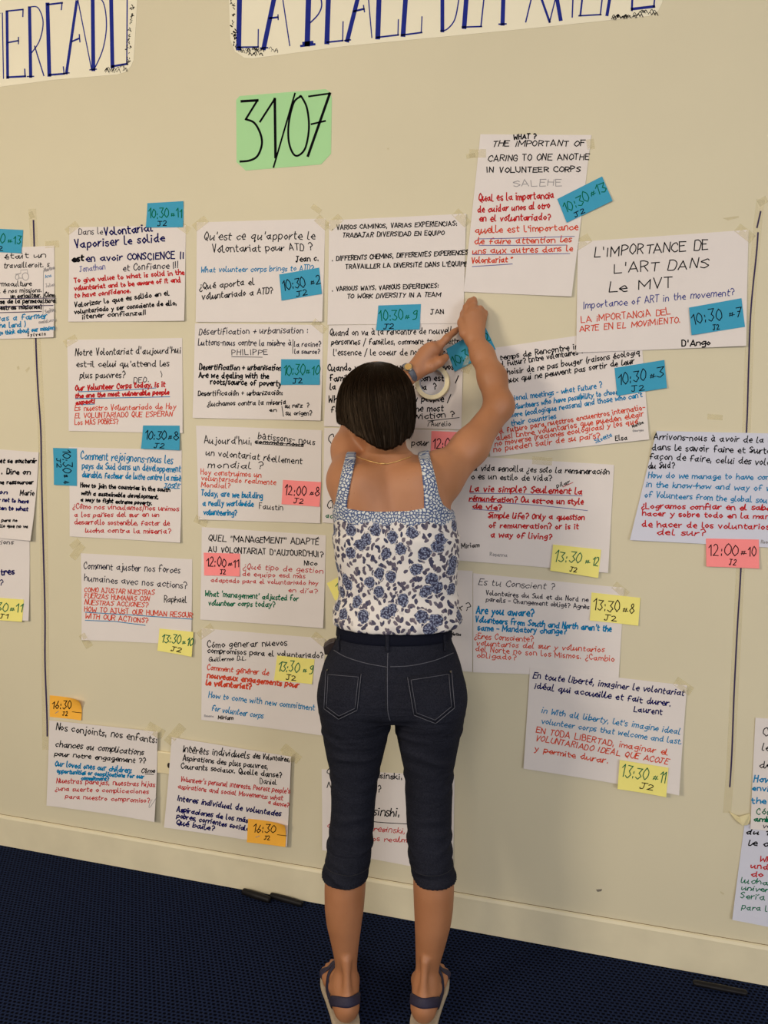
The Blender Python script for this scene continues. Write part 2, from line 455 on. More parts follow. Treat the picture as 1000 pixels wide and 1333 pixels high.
# ------------------------------------------------------------------ banners and date card
def banner_lines1():
    q = lambda *p: [(x/3.3333, y/3.3333) for x, y in p]
    L = []
    for pts, w in [([(-10, 60), (10, 55), (15, 340)], 1.4), ([(30, 50), (33, 337)], 3.6), ([(30, 48), (100, 41)], 2), ([(100, 41), (99, 72)], 1.6), ([(33, 185), (80, 176)], 2), ([(80, 162), (80, 190)], 1.5),
            ([(33, 335), (110, 331)], 2.6), ([(109, 331), (107, 300)], 1.7), ([(128, 33), (133, 332)], 4.2), ([(118, 332), (146, 331)], 1.6), ([(150, 200), (190, 328)], 1.6),
            ([(206, 18), (214, 326)], 5), ([(206, 20), (270, 12)], 2.4), ([(269, 12), (266, 42)], 1.6), ([(214, 325), (278, 320)], 2.6), ([(278, 320), (275, 290)], 1.6),
            ([(333, 6), (288, 318)], 3.6), ([(275, 319), (300, 316)], 1.6), ([(338, 0), (397, 300)], 1.4), ([(312, 180), (342, 167)], 2.2), ([(344, 150), (347, 182)], 1.6),
            ([(402, -20), (405, 302)], 5), ([(390, 303), (418, 300)], 1.6), ([(482, -20), (488, 290)], 5), ([(552, -20), (550, 278)], 1.6), ([(486, 288), (552, 277)], 2.8)]:
        L.append(('~', q(*pts), w, 'U'))
    L.append(('^', q((130, 30), (165, 34), (187, 95), (172, 175), (138, 228)), 1.5, 'U'))
    L.append(('^', q((405, -20), (448, 10), (462, 110), (446, 215), (408, 302)), 1.5, 'U'))
    r = random.Random(3)
    for i in range(46):
        t = r.random(); x = 572-20*t+r.uniform(-8, 8); y = 22+260*t
        L.append(('~', q((x, y), (x+r.uniform(-6, 6), y+r.uniform(-9, 5))), r.uniform(.7, 1.4), 'K'))
    for i in range(14):
        x = 450+r.random()*90; y = 318-.18*(x-450)+r.uniform(-14, 8)
        L.append(('^', q((x, y), (x+10, y-12), (x+16, y+3)), .6, 'K'))
    return L
def banner_lines2():
    a = lambda p: [(280+x/3.125, y/3.125) for x, y in p]; b = lambda p: [(580+x/2.381, y/2.381) for x, y in p]
    L = []
    for pts, w in [([(100, -30), (96, 197)], 6.5), ([(95, 192), (176, 191)], 2.2), ([(175, 192), (176, 120)], 1.5), ([(243, -20), (198, 196)], 6), ([(184, 196), (214, 194)], 2), ([(273, -20), (304, 186)], 1.5), ([(222, 74), (256, 70)], 2.6), ([(256, 60), (257, 80)], 1.5),
            ([(381, -30), (375, 180)], 7), ([(350, 187), (405, 180)], 3), ([(360, 176), (395, 172)], 4), ([(462, -30), (455, 172)], 6.5), ([(455, 172), (520, 165)], 2.2), ([(519, 166), (521, 88)], 1.5),
            ([(584, -20), (538, 165)], 5.5), ([(527, 165), (551, 162)], 1.8), ([(623, -20), (638, 153)], 1.5), ([(565, 46), (606, 36)], 2.6), ([(604, 22), (608, 48)], 1.6), ([(668, -30), (662, 152)], 6.5), ([(658, 152), (746, 142)], 2.2), ([(744, 143), (746, 80)], 1.5),
            ([(777, -30), (765, 142)], 6.2), ([(758, 143), (841, 132)], 2.2), ([(839, 133), (842, 68)], 1.5), ([(925, -30), (925, 125)], 5)]:
        L.append(('~', a(pts), w, 'U'))
    L.append(('^', a([(425, -30), (434, 20), (420, 58), (388, 92)]), 1.8, 'U'))
    L.append(('^', a([(918, 126), (945, 118), (975, 80), (990, 10), (992, -20)]), 1.7, 'U'))
    for pts, w in [([(66, -20), (58, 84)], 6), ([(52, 84), (112, 82)], 2), ([(110, 82), (121, -20)], 1.8), ([(180, -20), (177, 74)], 5.5), ([(166, 75), (188, 74)], 2), ([(270, -20), (249, 68)], 1.8), ([(292, -20), (323, 68)], 3), ([(323, 68), (345, -20)], 1.6), ([(343, -20), (357, 60)], 5),
            ([(396, -20), (393, 53)], 1.8), ([(426, -20), (418, 49)], 2.4), ([(414, 49), (482, 45)], 2), ([(480, 46), (488, -20)], 1.8), ([(512, -20), (501, 46)], 4), ([(580, -20), (578, 32)], 2.6), ([(578, 28), (647, 20)], 3.6), ([(646, 22), (650, -20)], 2)]:
        L.append(('~', b(pts), w, 'U'))
    r = random.Random(5)
    for i in range(40):
        t = r.random(); x = 66+18*t+r.uniform(-7, 7); y = -10+205*t
        L.append(('~', a([(x, y), (x+r.uniform(-8, 8), y+r.uniform(-8, 8))]), r.uniform(.7, 1.5), 'K'))
    for i in range(30):
        x = 95+r.random()*150; y = 212+r.uniform(-13, 13)
        L.append(('^', a([(x, y), (x+7, y-9), (x+13, y+3)]), r.uniform(.5, 1.1 if x < 160 else .6), 'K'))
    for i in range(34):
        x = 512+r.random()*140; y = 57-.13*(x-512)+r.uniform(-8, 6)
        L.append(('^', b([(x, y), (x+5, y-6), (x+10, y+2)]), r.uniform(.6, 1.2), 'K'))
    return L
sheet('paper_banner', 'cream banner with large blue capitals ending in ERCADO, cut by the left edge', 'banner', [(-330, -75), (184, -95), (172, 92), (-330, 150)], M['banner'], banner_lines1(),
      curl=(0, 0, 0.003, 0.003), outline=[(-330, -75), (184, -95), (177, 30), (174, 78), (170, 87), (163, 94), (152, 97), (70, 104), (0, 113), (-330, 150)])
sheet('paper_banner', 'long cream banner with large blue capitals starting LA PLACE, top centre', 'banner', [(302, -100), (890, -150), (862, 20), (300, 76)], M['banner'], banner_lines2(),
      curl=(0, 0, 0.003, 0.003), outline=[(300, -100), (890, -150), (868, -30), (862, 4), (857, 14), (845, 21), (700, 36), (450, 60), (330, 76), (318, 75), (306, 67), (300, 52), (298, 0)])
g = lambda *p: [(280+x/3.125, y/3.125) for x, y in p]
sheet('date_card', 'green card with cut corners marked 31/07 in tall black figures', 'card', [(307, 127), (432, 115), (431, 215), (308, 224)], M['green_card'],
      [('~', g((108, 412), (173, 408)), 3.4, 'K'), ('~', g((172, 409), (125, 485)), 2.6, 'K'), ('^', g((125, 485), (160, 500), (185, 545), (190, 590), (172, 635), (140, 653), (103, 657)), 2.8, 'K'),
       ('~', g((183, 495), (243, 402)), 2.6, 'K'), ('~', g((243, 402), (246, 640)), 3.4, 'K'), ('~', g((325, 380), (238, 680)), 2.2, 'K'),
       ('^', g((348, 392), (320, 418), (300, 500), (300, 575), (318, 625), (340, 632), (368, 600), (382, 520), (374, 440), (352, 394), (346, 392)), 2.6, 'K'),
       ('~', g((382, 392), (467, 380)), 2.4, 'K'), ('~', g((467, 380), (378, 634)), 3.4, 'K'), ('~', g((392, 505), (448, 492)), 2.4, 'K')],
      curl=(0, 0, .002, .002), outline=[(307.5, 130), (312, 125), (424, 116), (430, 120), (432, 128), (431, 200), (418, 214), (320, 222), (308, 211)])

# ------------------------------------------------------------------ long strips of tape with a marker line, dividing the board
def marked_tape(label, px, width, line, ink_w):
    P = np.array(px, float); c = catmull(P, 6); a, b = ribbon(c, width)
    A, B = on_wall(a[:, 0], a[:, 1], -.0006), on_wall(b[:, 0], b[:, 1], -.0006); k = len(A)
    V = list(A)+list(B)+list(A+[0, .0005, 0])+list(B+[0, .0005, 0]); F = []
    for i in range(k-1):
        F += [(i, i+1, k+i+1, k+i), (2*k+i, 3*k+i, 3*k+i+1, 2*k+i+1), (i, 2*k+i, 2*k+i+1, i+1), (k+i, k+i+1, 3*k+i+1, 3*k+i)]
    F += [(0, k, 3*k, 2*k), (k-1, 3*k-1, 4*k-1, 2*k-1)]
    mi = [0]*len(F); n = len(V)
    for seg in line:
        q = catmull(np.array(seg, float), 6); a, b = ribbon(q, ink_w)
        V += list(on_wall(a[:, 0], a[:, 1], -.0009))+list(on_wall(b[:, 0], b[:, 1], -.0009)); m = len(a)
        F += [(n+i, n+i+1, n+m+i+1, n+m+i) for i in range(m-1)]; mi += [1]*(m-1); n += 2*m
    V = np.array(V); o = link_mesh('marked_tape', V, F, [M['tape_faint'], M['ink_S']], mi=mi, origin=V.mean(0))
    return tag(o, label, 'tape')
marked_tape('long vertical tape with a dark marker line, left side of the wall', [(42, 276), (45, 330), (48, 440), (54, 560), (56, 650), (58, 760), (59, 860), (60, 972)], 10,
            [[(43.5, 287), (44.5, 320), (46, 380), (46.5, 440), (49, 500), (53, 560), (54, 620), (56, 700), (58.5, 800), (58.5, 860), (61, 930), (61.5, 958)]], 2.0)
marked_tape('long vertical tape with a wavy dark marker line, right side of the wall', [(990, 264), (986, 300), (978, 400), (974, 500), (970, 620), (964, 740), (957, 880), (951, 1000), (947, 1054)], 11,
            [[(990.4, 275.5), (988, 286), (985.7, 296)], [(987, 303), (985, 330), (978, 400), (975, 470), (973, 540), (970, 600), (967, 680), (964.5, 745), (960, 820), (956, 900), (953, 980), (950.3, 1024)]], 2.0)

# ------------------------------------------------------------------ the white plastic socket between the two lowest sheets on the left
P = on_wall(np.array([194., 236.]), np.array([972., 1010.])); x0, x1 = P[:, 0]; z1 = on_wall(np.float64(215), np.float64(977.5))[2]; z0 = on_wall(np.float64(215), np.float64(1006.))[2]
v, f = box((x0, -.009, z0), (x1, 0, z1)); o = link_mesh('wall_socket', v, f, M['white_plastic'], origin=((x0+x1)/2, 0, (z0+z1)/2)); bevel(o, .003)
tag(o, 'cream plastic wall socket half hidden between the two lowest sheets at left', 'socket')
hc = on_wall(np.float64(222), np.float64(995)); th = np.linspace(0, 2*math.pi, 25)[:-1]
v = [(hc[0]+.006*math.cos(t), yy, hc[2]+.009*math.sin(t)) for yy in (-.0093, -.006) for t in th]
link_mesh('socket_hole', v, [tuple(range(23, -1, -1)), tuple(range(24, 48))]+[(i, (i+1) % 24, 24+(i+1) % 24, 24+i) for i in range(24)], M['dark_hole'], parent=o, origin=hc)

# ------------------------------------------------------------------ the sheets of the board
def S_(label, corners, lines, **kw):
    m = kw.pop('m', M['paper'])
    return sheet('paper_sheet', label, 'sheet of paper', corners, m, lines, group='handwritten sheets on the wall', **kw)
NOTES = {'b': 'note_blue', 'y': 'note_yellow', 'p': 'note_pink', 'o': 'note_orange'}
CNAME = {'b': 'blue', 'y': 'yellow', 'p': 'pink', 'o': 'orange'}
def note(kind, label, corners, lines, curl=(0, 0, .003, .003), **kw):
    return sheet('sticky_note', label, 'sticky note', corners, M[dict(b='n_blue', y='n_yellow', p='n_pink', o='n_orange')[kind]], lines, curl=curl,
                 group=CNAME[kind]+' session notes', nu=8, nv=6, bow=.0006, **kw)
def slot(kind, label, c, time, num, room, ink='K', tx=(.05, .60), ty=.62, nx=(.68, .95), ny=.55, rx=(.30, .55), ry=.93, **kw):
    """a note of the usual sort: the hour in tall figures, a small # and number, the room below"""
    c = np.array(c, float)
    def at(u, v_):
        p = (1-u)*(1-v_)*c[0]+u*(1-v_)*c[1]+u*v_*c[2]+(1-u)*v_*c[3]; return float(p[0]), float(p[1])
    hh = float(np.linalg.norm(c[3]-c[0])); L = []
    L.append((time, *at(tx[0], ty), *at(tx[1], ty-.01), hh*.42, ink, 1.15))
    if num:
        L.append(('#', *at(nx[0]-.01, ny+.04), *at(nx[0]+.085, ny+.03), hh*.24, ink, 1.0)); L.append((num, *at(nx[0]+.12, ny+.06), *at(nx[1], ny+.06), hh*.38, ink, 1.15))
    if room: L.append((room, *at(rx[0], ry), *at(rx[1], ry), hh*.20, 'K', 1.1))
    kw.setdefault('curl', (0, 0, .003, .003))
    return note(kind, label, c.tolist(), L, **kw)

S_('white sheet with a small tractor drawing, at the left edge of the photo', [(-90, 327), (71, 320), (72, 439.5), (-90, 444)], [
   ("il ne était un", -30, 338, 59, 335, 7.5, 'K', 1), ('travailleroit. s', 5, 349, 64, 347, 7.5, 'K', 1), ('permaculture', -10, 373, 41, 372, 7, 'K', 1), ('à é nos missions.', -4, 381.5, 54, 380, 6, 'K', 1),
   ('un agriculteur. ¿Cómo', 14, 388, 71, 386.5, 6.5, 'K', 1.2), ('inspirarse de la permacultura', -24, 396, 72, 393.5, 6.5, 'K', 1.4), ('nuestras misiones)', -8, 403.5, 54, 401.5, 6, 'K', 1.4),
   ('~', [(-40, 390), (0, 388.8), (72, 388)], 1, 'S'), ('~', [(-40, 400), (0, 399), (69, 397.5)], 1.1, 'S'), ('~', [(-40, 408), (0, 407), (54, 405.5)], 1.1, 'S'),
   ('was a farmer', -6, 418, 61, 414, 8, 'B', 1.3), ('the land )', -4, 427, 33, 425, 7.5, 'B', 1.3), ('to reflect to think about our mission', -30, 439, 71, 429, 6, 'B', 1.3), ('S y l v a i n', 36, 437.5, 59, 436.5, 4.2, 'K', 1),
   ('Martine', 58, 354, 71, 350, 4.5, 'Y', 1), ('Ana', 59, 362, 67, 360, 4.5, 'B', .6), ('Julien', 60, 374, 71, 372, 4.5, 'Y', .6), ('Sophie', 59, 408, 71, 405, 5, 'Y', 1), ('mais', 51, 421, 61, 420, 4.5, 'Y', 1), ('Luca', 62, 420, 72, 417, 4.5, 'Y', .7),
   ('^', [(20.5, 363), (20, 360), (22, 357.5), (24.5, 359), (24, 363), (21, 363.5)], .8, 'Y'), ('^', [(30, 363), (29, 358), (33, 355), (37, 358), (36.5, 363), (33, 365), (30, 363)], .8, 'Y'), ('~', [(24, 357), (27, 356), (27, 351.5), (35.5, 351), (36, 356)], .8, 'Y'), ('~', [(20, 357), (27, 356)], .8, 'Y'), ('~', [(25, 362), (29, 362)], .8, 'Y'), ('~', [(56.5, 352), (56, 412)], .6, 'Y')],
   curl=(0, .001, .008, .006), tapes=[(68, 318, 18, 9, -4)])
slot('b', 'blue sticky note numbered 13 overlapping the sheet with the tractor, cut by the left edge', [(-28, 296.5), (30.5, 299.5), (28.7, 330), (-28, 327)], '10:30', '13', 'J2', 'G')
S_('white sheet in navy handwriting with three exclamation marks, top left beside the tractor sheet', [(90.5, 296), (242, 293.5), (241.5, 418), (90, 419)], [
   ('Dans le', 102.5, 305.5, 134, 304.5, 8.5, 'D', .9), ('Volontariat', 136, 306, 199, 301, 11, 'N', 1.7), ('Vaporiser le solide', 98, 323, 214, 314, 11, 'N', 1.7), ('est', 94, 341, 109, 338.5, 7.5, 'K', 2.2),
   ('en avoir CONSCIENCE !!', 112, 340, 239.5, 336.5, 9, 'N', 1.6), ('Jonathan', 104, 354, 137, 350.5, 8, 'V', .9), ('et Confiance !!!', 160, 352.5, 232, 348.5, 9, 'D', 1.1),
   ('To give value to what is solid in the', 97, 368, 240, 357, 6.8, 'R', 1.4), ('voluntariat and to be aware of it and', 97, 378, 235, 367, 6.8, 'R', 1.4), ('to have confidence.', 97, 387.5, 170, 381, 6.8, 'R', 1.4),
   ('Valorizar lo que es sólido en el', 97, 400, 220, 384, 6.8, 'K', 1.35), ('voluntariado y ser consciente de ello,', 97, 408.5, 230, 396.5, 6.5, 'K', 1.35), ('¡¡tener confianza!!', 107, 414.5, 190, 409.5, 6.8, 'K', 1.35)],
   curl=(0, 0, .006, .004), tapes=[(94, 297, 18, 10, -38), (239, 296, 18, 10, 35)])
slot('b', 'blue sticky note numbered 11 on the top right corner of the navy exclamation sheet', [(192, 264.5), (239.3, 262), (239, 296), (191, 296.5)], '10:30', '11', 'J2', 'G', curl=(0, .002, .002, .004), tx=(.05, .58))
S_('white sheet headed Notre Volontariat with red lines underlined in blue', [(88, 442.5), (237.5, 440), (238.8, 563.8), (90.5, 561)], [
   ("Notre Volontariat d'aujourd'hui", 98, 463, 235, 459.5, 9.5, 'K', 1.1), ("est-il celui qu'attend les", 99.5, 477.5, 220, 477, 8.5, 'K', 1.1), ('plus pauvres?', 104, 492, 162.5, 491.5, 8.5, 'K', 1.1), ('DEO.', 174, 499, 194, 497, 7, 'D', .9),
   ('Our Volunteer Corps today, is it', 98, 508.5, 215, 503, 7.5, 'R', 1.6), ('the one the most vulnerable people', 98, 518, 220, 513, 6.5, 'R', 1.6), ('expect!', 99, 526.5, 123, 524.5, 6, 'R', 1.7),
   ('Es nuestro Voluntariado de Hoy', 97.5, 534.5, 229, 532.5, 7.5, 'O', 1), ('El VOLUNTARIADO QUE ESPERAN', 97.5, 544, 224, 542, 7, 'O', 1), ('Los MÁS POBRES?', 97.5, 553, 154, 551.5, 7, 'O', 1),
   ('~', [(102, 510), (150, 508.5), (203, 505)], 1, 'B'), ('~', [(98, 519), (150, 518), (221, 516.5)], 1, 'B'), ('~', [(99, 527), (123, 526)], 1, 'B'), ('~', [(209, 483), (211, 488), (210, 491)], .8, 'K')],
   curl=(.001, 0, .004, .003), tapes=[(92, 444, 18, 10, -30)])
S_('white sheet with three lines of blue script above red script, left column', [(90, 582), (237, 586), (236.5, 706), (92, 698)], [
   ('Comment rejoignons-nous les', 105, 597.5, 225, 603.5, 11, 'B', 1.3), ('pays du Sud dans un développement', 107, 609.5, 235, 614.5, 9, 'B', 1.3), ('durable, facteur de lutte contre la misè', 107, 621, 235, 626, 8.5, 'B', 1.3), ('JOSÉE', 214, 635, 234, 636, 6, 'B', 1.2),
   ('How to join the countries in the south', 105, 634, 221, 640, 6, 'K', 1.45), ('with a sustainable development,', 106, 644, 206, 649.5, 5.6, 'K', 1.45), ('a way to fight extreme poverty.', 105, 652.5, 197.5, 657.5, 5.6, 'K', 1.45),
   ('¿Cómo nos vinculamos/nos unimos', 95, 662, 232.5, 665, 7, 'R', 1.05), ('a los países del sur en un', 97, 673, 207, 672.5, 6.6, 'R', 1.05), ('desarrollo sostenible, factor de', 97, 682.5, 221, 684, 7, 'R', 1.05), ('lucha contra la miseria?', 111, 693, 222.5, 694.5, 6.8, 'R', 1.05)],
   curl=(.001, .001, .007, .003))
slot('b', 'blue sticky note numbered 8 between the Notre Volontariat sheet and the blue script sheet', [(187.5, 553.8), (235, 554), (235.5, 586), (185.5, 584)], '10:30', '8', 'J2', 'K')
c4 = [(70, 583), (100.8, 583.8), (100.8, 632.5), (71.8, 631)]
note('b', 'blue sticky note turned on its side, numbered 4', c4, [('10:30', 81, 585.5, 82, 614.5, 12, 'K', 1.15), ('# 4', 82, 618.5, 82.5, 630, 8, 'K', 1.1), ('J2', 73.5, 597, 74, 608, 5.5, 'K', 1)], curl=(.001, 0, 0, .003))
S_('white sheet behind another at the far left edge, with a yellow note on it', [(-90, 690), (39, 702), (39.3, 807.5), (-90, 803)], [('questions', -24, 708, 17, 708.5, 6, 'D', .9), ('autres', -12, 749, 18.5, 747.5, 9, 'N', 1.7), ('eurs?', -22, 762, 3.5, 762, 8, 'N', 1.2)], curl=(0, .001, .007, .003))
S_('white sheet in black script ending et se soutenir, at the left edge of the photo', [(-90, 578), (51.2, 588.8), (44.5, 703), (-90, 694)], [
   ('IN et se soutenir', -9, 602.5, 47, 602.5, 6.4, 'K', 1.5), ('. Dire on', 2, 617, 39, 617.5, 7, 'K', 1.5), ('me ressourcer', -3, 630, 43, 630, 5.8, 'K', 1.5), ('on', -1, 643, 9, 643, 5.5, 'N', 1.6), ('Marie', 26, 644.5, 44, 645, 8, 'K', 1.2),
   ('or not to have', -5, 652.5, 37, 655, 5.4, 'N', 1.5), ('listen to what', -9, 663, 36, 665, 5.6, 'N', 1.5), ('para no', 2, 679, 22, 679, 4.4, 'K', 1.2), ('aquello que no va', -14, 686, 36, 687, 4.4, 'K', 1.2)],
   curl=(0, .002, .016, .004))
slot('y', 'yellow sticky note numbered 11 cut by the left edge of the photo', [(-24, 776), (32.5, 780), (31, 808.8), (-24, 805)], '13:30', '11', 'J1', 'G', rx=(.42, .62))
S_('white sheet headed Comment ajuster nos forces, left column', [(106, 720), (250.5, 728), (250.2, 839), (107.5, 832.5)], [
   ('Comment ajuster nos forces', 109, 740, 234.5, 746, 9.5, 'D', 1), ('humaines avec nos actions?', 110, 756, 243, 766, 9, 'D', 1), ('COMO AJUSTAR NUESTRAS', 110, 770.5, 200.5, 774.5, 6.6, 'O', 1), ('FUERZAS HUMANAS CON', 110, 778.5, 194, 782.5, 6.6, 'O', 1), ('NUESTRAS ACCIONES?', 110, 787, 192.5, 790.5, 6.6, 'O', 1),
   ('HOW TO AJUST OUR HUMAN RESOUR', 110, 796, 250, 804, 6.8, 'O', 1.1), ('WITH OUR ACTIONS?', 111, 804.5, 193, 811, 6.8, 'O', 1.1), ('~', [(111, 797), (170, 800.5), (250, 806)], 1, 'B'), ('~', [(111, 807.5), (150, 809), (189, 814)], 1, 'B'), ('Raphaël', 214, 784, 243, 784.5, 9, 'K', 1)],
   curl=(.002, 0, .005, .005), tapes=[(101, 718, 22, 10, -52), (112, 834, 20, 10, 60)])
slot('y', 'yellow sticky note numbered 10 on the Comment ajuster sheet', [(209, 817.5), (253, 822), (251.5, 854), (207, 846)], '13:30', '10', 'J2', 'G', rx=(.35, .62))
S_("white sheet headed Qu'est ce qu'apporte in tidy black script", [(256.5, 289.6), (423.6, 284.5), (420.6, 419), (256, 419.4)], [
   ("Qu'est ce qu'apporte le", 266, 312.5, 410, 311, 11, 'K', 1.15), ('Volontariat pour ATD ?', 277, 328, 407, 325.5, 10, 'K', 1.15), ('Jean c.', 385.5, 341, 415, 339.5, 8, 'K', 1.3), ('What volunteer corps brings to ATD?', 261.6, 354.5, 408, 352, 7.5, 'B', 1),
   ('¿Qué aporta el', 260, 377, 331, 370, 9, 'K', 1.15), ('voluntariado a ATD?', 263, 390, 355, 381.5, 8.5, 'K', 1.15)], curl=(0, 0, .005, .004), tapes=[(261, 291, 20, 11, -38), (420, 290, 20, 11, 42)])
slot('b', 'blue sticky note numbered 2 tilted on the tidy black script sheet', [(364, 357.5), (416, 348.6), (420, 383), (367.5, 391.5)], '10:30', '2', 'J2', 'K', nx=(.76, .97), rx=(.36, .64))
S_('white sheet headed Désertification + urbanisation, with underlined PHILIPPE', [(254, 421), (421, 423), (418.6, 547.6), (252, 544)], [
   ('Désertification + urbanisation :', 259, 435.5, 401, 433.5, 9, 'D', 1), ('Luttons-nous contre la misère à', 258, 449, 379, 450, 8.5, 'D', 1), ('la racine?', 383, 451, 417.6, 451, 7.5, 'D', 1), ('la source?', 383.6, 460, 416, 460.4, 6, 'D', 1), ('~', [(381.5, 442), (381, 460)], .8, 'D'),
   ('PHILIPPE', 302, 462, 348, 461.6, 7.5, 'D', .9), ('~', [(301.6, 464.4), (341.6, 465)], .8, 'D'), ('Desertification + urbanisation', 259.6, 481, 366, 482, 8, 'K', 1.5), ('Are we dealing with the', 259, 491.6, 350, 492.4, 7.6, 'K', 1.5), ('roots/source of poverty', 274, 500, 366, 502.5, 8, 'K', 1.5),
   ('Desertificación + urbanización:', 258, 515, 368, 514, 7, 'K', 1.1), ('¿luchamos contra la miseria', 270, 528.5, 372, 526, 7, 'K', 1.1), ('su raíz  ?', 371, 531, 402, 530, 5.6, 'K', 1.1), ('en', 351, 535.6, 360, 535.6, 5, 'K', 1.1), ('~', [(367, 529), (369, 542)], .9, 'K'), ('su origen?', 372, 540, 406, 541, 6.5, 'K', 1.1)],
   curl=(0, 0, .005, .004), tapes=[(416, 425, 20, 10, 40)])
slot('b', 'blue sticky note numbered 10 on the Désertification sheet', [(366.4, 467.6), (417, 468), (417, 501), (366.4, 501)], '10:30', '10', 'J2', 'G', nx=(.66, .97))
S_("white sheet headed Aujourd'hui with a struck-out word and blue Today line", [(255.6, 554), (419, 560), (417.6, 681), (259.6, 676)], [
   ("Aujourd'hui,", 266, 577, 328, 578.5, 10, 'K', 1.05), ('bâtissons- nous', 336, 571, 410, 579, 8.5, 'K', 1.05), ('sommes nous', 332, 577, 395, 581, 5.6, 'K', 1.1), ('~', [(332, 575.5), (395, 579)], .9, 'K'), ('~', [(333, 577.5), (395, 581.5)], .8, 'K'),
   ('un volontariat réellement', 268, 592.4, 393, 604, 9, 'K', 1.1), ('mondial ?', 271, 608.5, 341, 610.4, 9, 'K', 1.1), ('Hoy construimos un', 261.6, 617.6, 340, 621, 7.4, 'O', 1), ('voluntariado realmente', 262, 625, 359, 631, 7.2, 'O', 1), ('Mondial?', 262, 634, 299.6, 635.4, 7, 'O', 1),
   ('Today, are we building', 262, 645, 342, 649, 8, 'B', 1.4), ('a really worldwide', 264, 658, 329.6, 659, 8, 'B', 1.4), ('volunteering?', 265, 670, 308, 671, 8, 'B', 1.4), ('Faustin', 337.6, 662.5, 368, 664.5, 8, 'K', .9)],
   curl=(.001, .001, .004, .006), tapes=[(262, 678, 18, 10, 25)])
slot('p', "pink sticky note numbered 8 on the Aujourd'hui sheet", [(369, 624.6), (418.6, 627.4), (417, 659.4), (367.6, 656)], '12:00', '8', 'J2', 'K', nx=(.72, .97))
S_('white sheet headed QUEL MANAGEMENT in slanted black capitals', [(263, 686), (424.4, 696.8), (421.9, 817), (261.6, 806)], [
   ('QUEL "MANAGEMENT" ADAPTÉ', 271.5, 704, 415, 709, 8, 'K', 1.15), ("AU VOLONTARIAT D'AUJOURD'HUI?", 271.5, 718.4, 420.6, 725, 7.5, 'K', 1.15), ('Nico', 396, 735.6, 412.6, 736.4, 6.5, 'K', 1.1), ('¿Qué tipo de gestion', 316.6, 740.5, 420.6, 746, 7.6, 'R', .9), ('de equipo esd más', 315.6, 749.7, 397.5, 752.5, 6.2, 'R', .9),
   ('adaptado para el voluntariado hoy', 274.6, 757.7, 414, 761.5, 6.2, 'R', .9), ('en día?', 375.5, 770.7, 413, 772.4, 6.4, 'R', .9), ("What 'management' adjusted for", 267, 776, 388, 782, 7.6, 'G', 1.25), ('volunteer corps today?', 271.5, 788, 358, 790, 7.2, 'G', 1.25)],
   curl=(.001, 0, .007, .004))
slot('p', 'pink sticky note numbered 11 on the QUEL MANAGEMENT sheet', [(265.6, 719.3), (312.9, 720.5), (312.9, 750), (266.9, 748.7)], '12:00', '11', 'J2', 'K', rx=(.44, .58))
S_('white sheet headed Cómo generar nuevos, with blue How to come line', [(263, 817.6), (423, 831), (420.5, 956), (263, 936.4)], [
   ('Cómo generar nuevos', 270, 843, 373.6, 840.4, 9, 'K', 1.15), ('compromisos para el voluntariado?', 270, 850, 421, 857, 7.6, 'K', 1.15), ('Guillermo D.L.', 272, 861, 320.5, 859, 5.6, 'K', 1), ('Comment générer de', 269.6, 872, 350, 879, 7.6, 'O', 1.1),
   ('nouveaux engagements pour', 269.6, 882, 389, 895, 8, 'O', 1.7), ('le volontariat?', 268, 891.6, 327, 897, 7.6, 'O', 1.8), ('How to come with new commitment', 271.6, 908, 409, 924.6, 8, 'B', 1.1), ('for volunteer corps', 275.6, 925, 342, 935.5, 8, 'B', 1.1), ('Miriam', 284, 936, 303, 937, 5, 'K', 1.1), ('Rosanna', 266, 933, 278, 933.6, 3.4, 'Y', .6)],
   curl=(.001, 0, .007, .003), tapes=[(268, 822, 22, 11, -35), (416, 832, 20, 10, 40)])
slot('y', 'yellow sticky note numbered 9 on the Cómo generar sheet', [(361, 853), (410, 858), (407, 890), (357.6, 885)], '13:30', '9', 'J2', 'G', nx=(.74, .95))
S_('white sheet headed Nos conjoints, lowest at the left, under an orange note', [(67, 936), (207.6, 951), (205.6, 1066), (64.4, 1046)], [
   ('Nos conjoints, nos enfants:', 73, 950, 204, 967, 9.5, 'K', 1.2), ('chances ou complications', 72, 971.6, 187, 983, 8.5, 'K', 1.2), ('pour notre engagement ??', 71, 983.6, 189.6, 994, 7, 'K', 1.2), ('Our loved ones our children:', 71.6, 997, 171, 1006, 7.5, 'B', 1.5), ('opportunities or complications for our', 74, 1006, 187, 1013.6, 6, 'B', 1.5), ('commitment?', 106, 1015, 142, 1016.4, 5.5, 'B', 1.5),
   ('Côme', 184, 1005.6, 201.6, 1006, 6, 'K', 1.1), ('~', [(189, 1007.6), (200, 1008.2)], .9, 'K'), ('Nuestras parejas, nuestras hijas', 73.6, 1019, 201.6, 1024, 7, 'R', 1), ('¿una suerte o complicaciones', 72, 1029, 193, 1033, 6.2, 'R', 1), ('para nuestro compromiso?', 85, 1039, 195, 1045, 6.2, 'R', 1),
   ('^', [(204, 1038), (200, 1044), (196, 1050), (194, 1051), (195, 1046), (198, 1041)], .7, 'Y')], curl=(.001, .001, .010, .004), tapes=[(203, 950, 24, 11, 30)], least=.0100)
note('o', 'orange sticky note above the Nos conjoints sheet, its corner curled', [(65, 905), (108, 909), (107, 937), (65, 933)], [('16:30', 67.5, 922.5, 92.5, 923, 10.5, 'K', 1.1), ('J2', 81.5, 931.5, 88, 932, 5.5, 'K', 1), ('~', [(94, 926.6), (106, 928)], .8, 'K'), ('~', [(72, 928.6), (76, 926)], .8, 'Y')], curl=(0, .022, .004, 0))
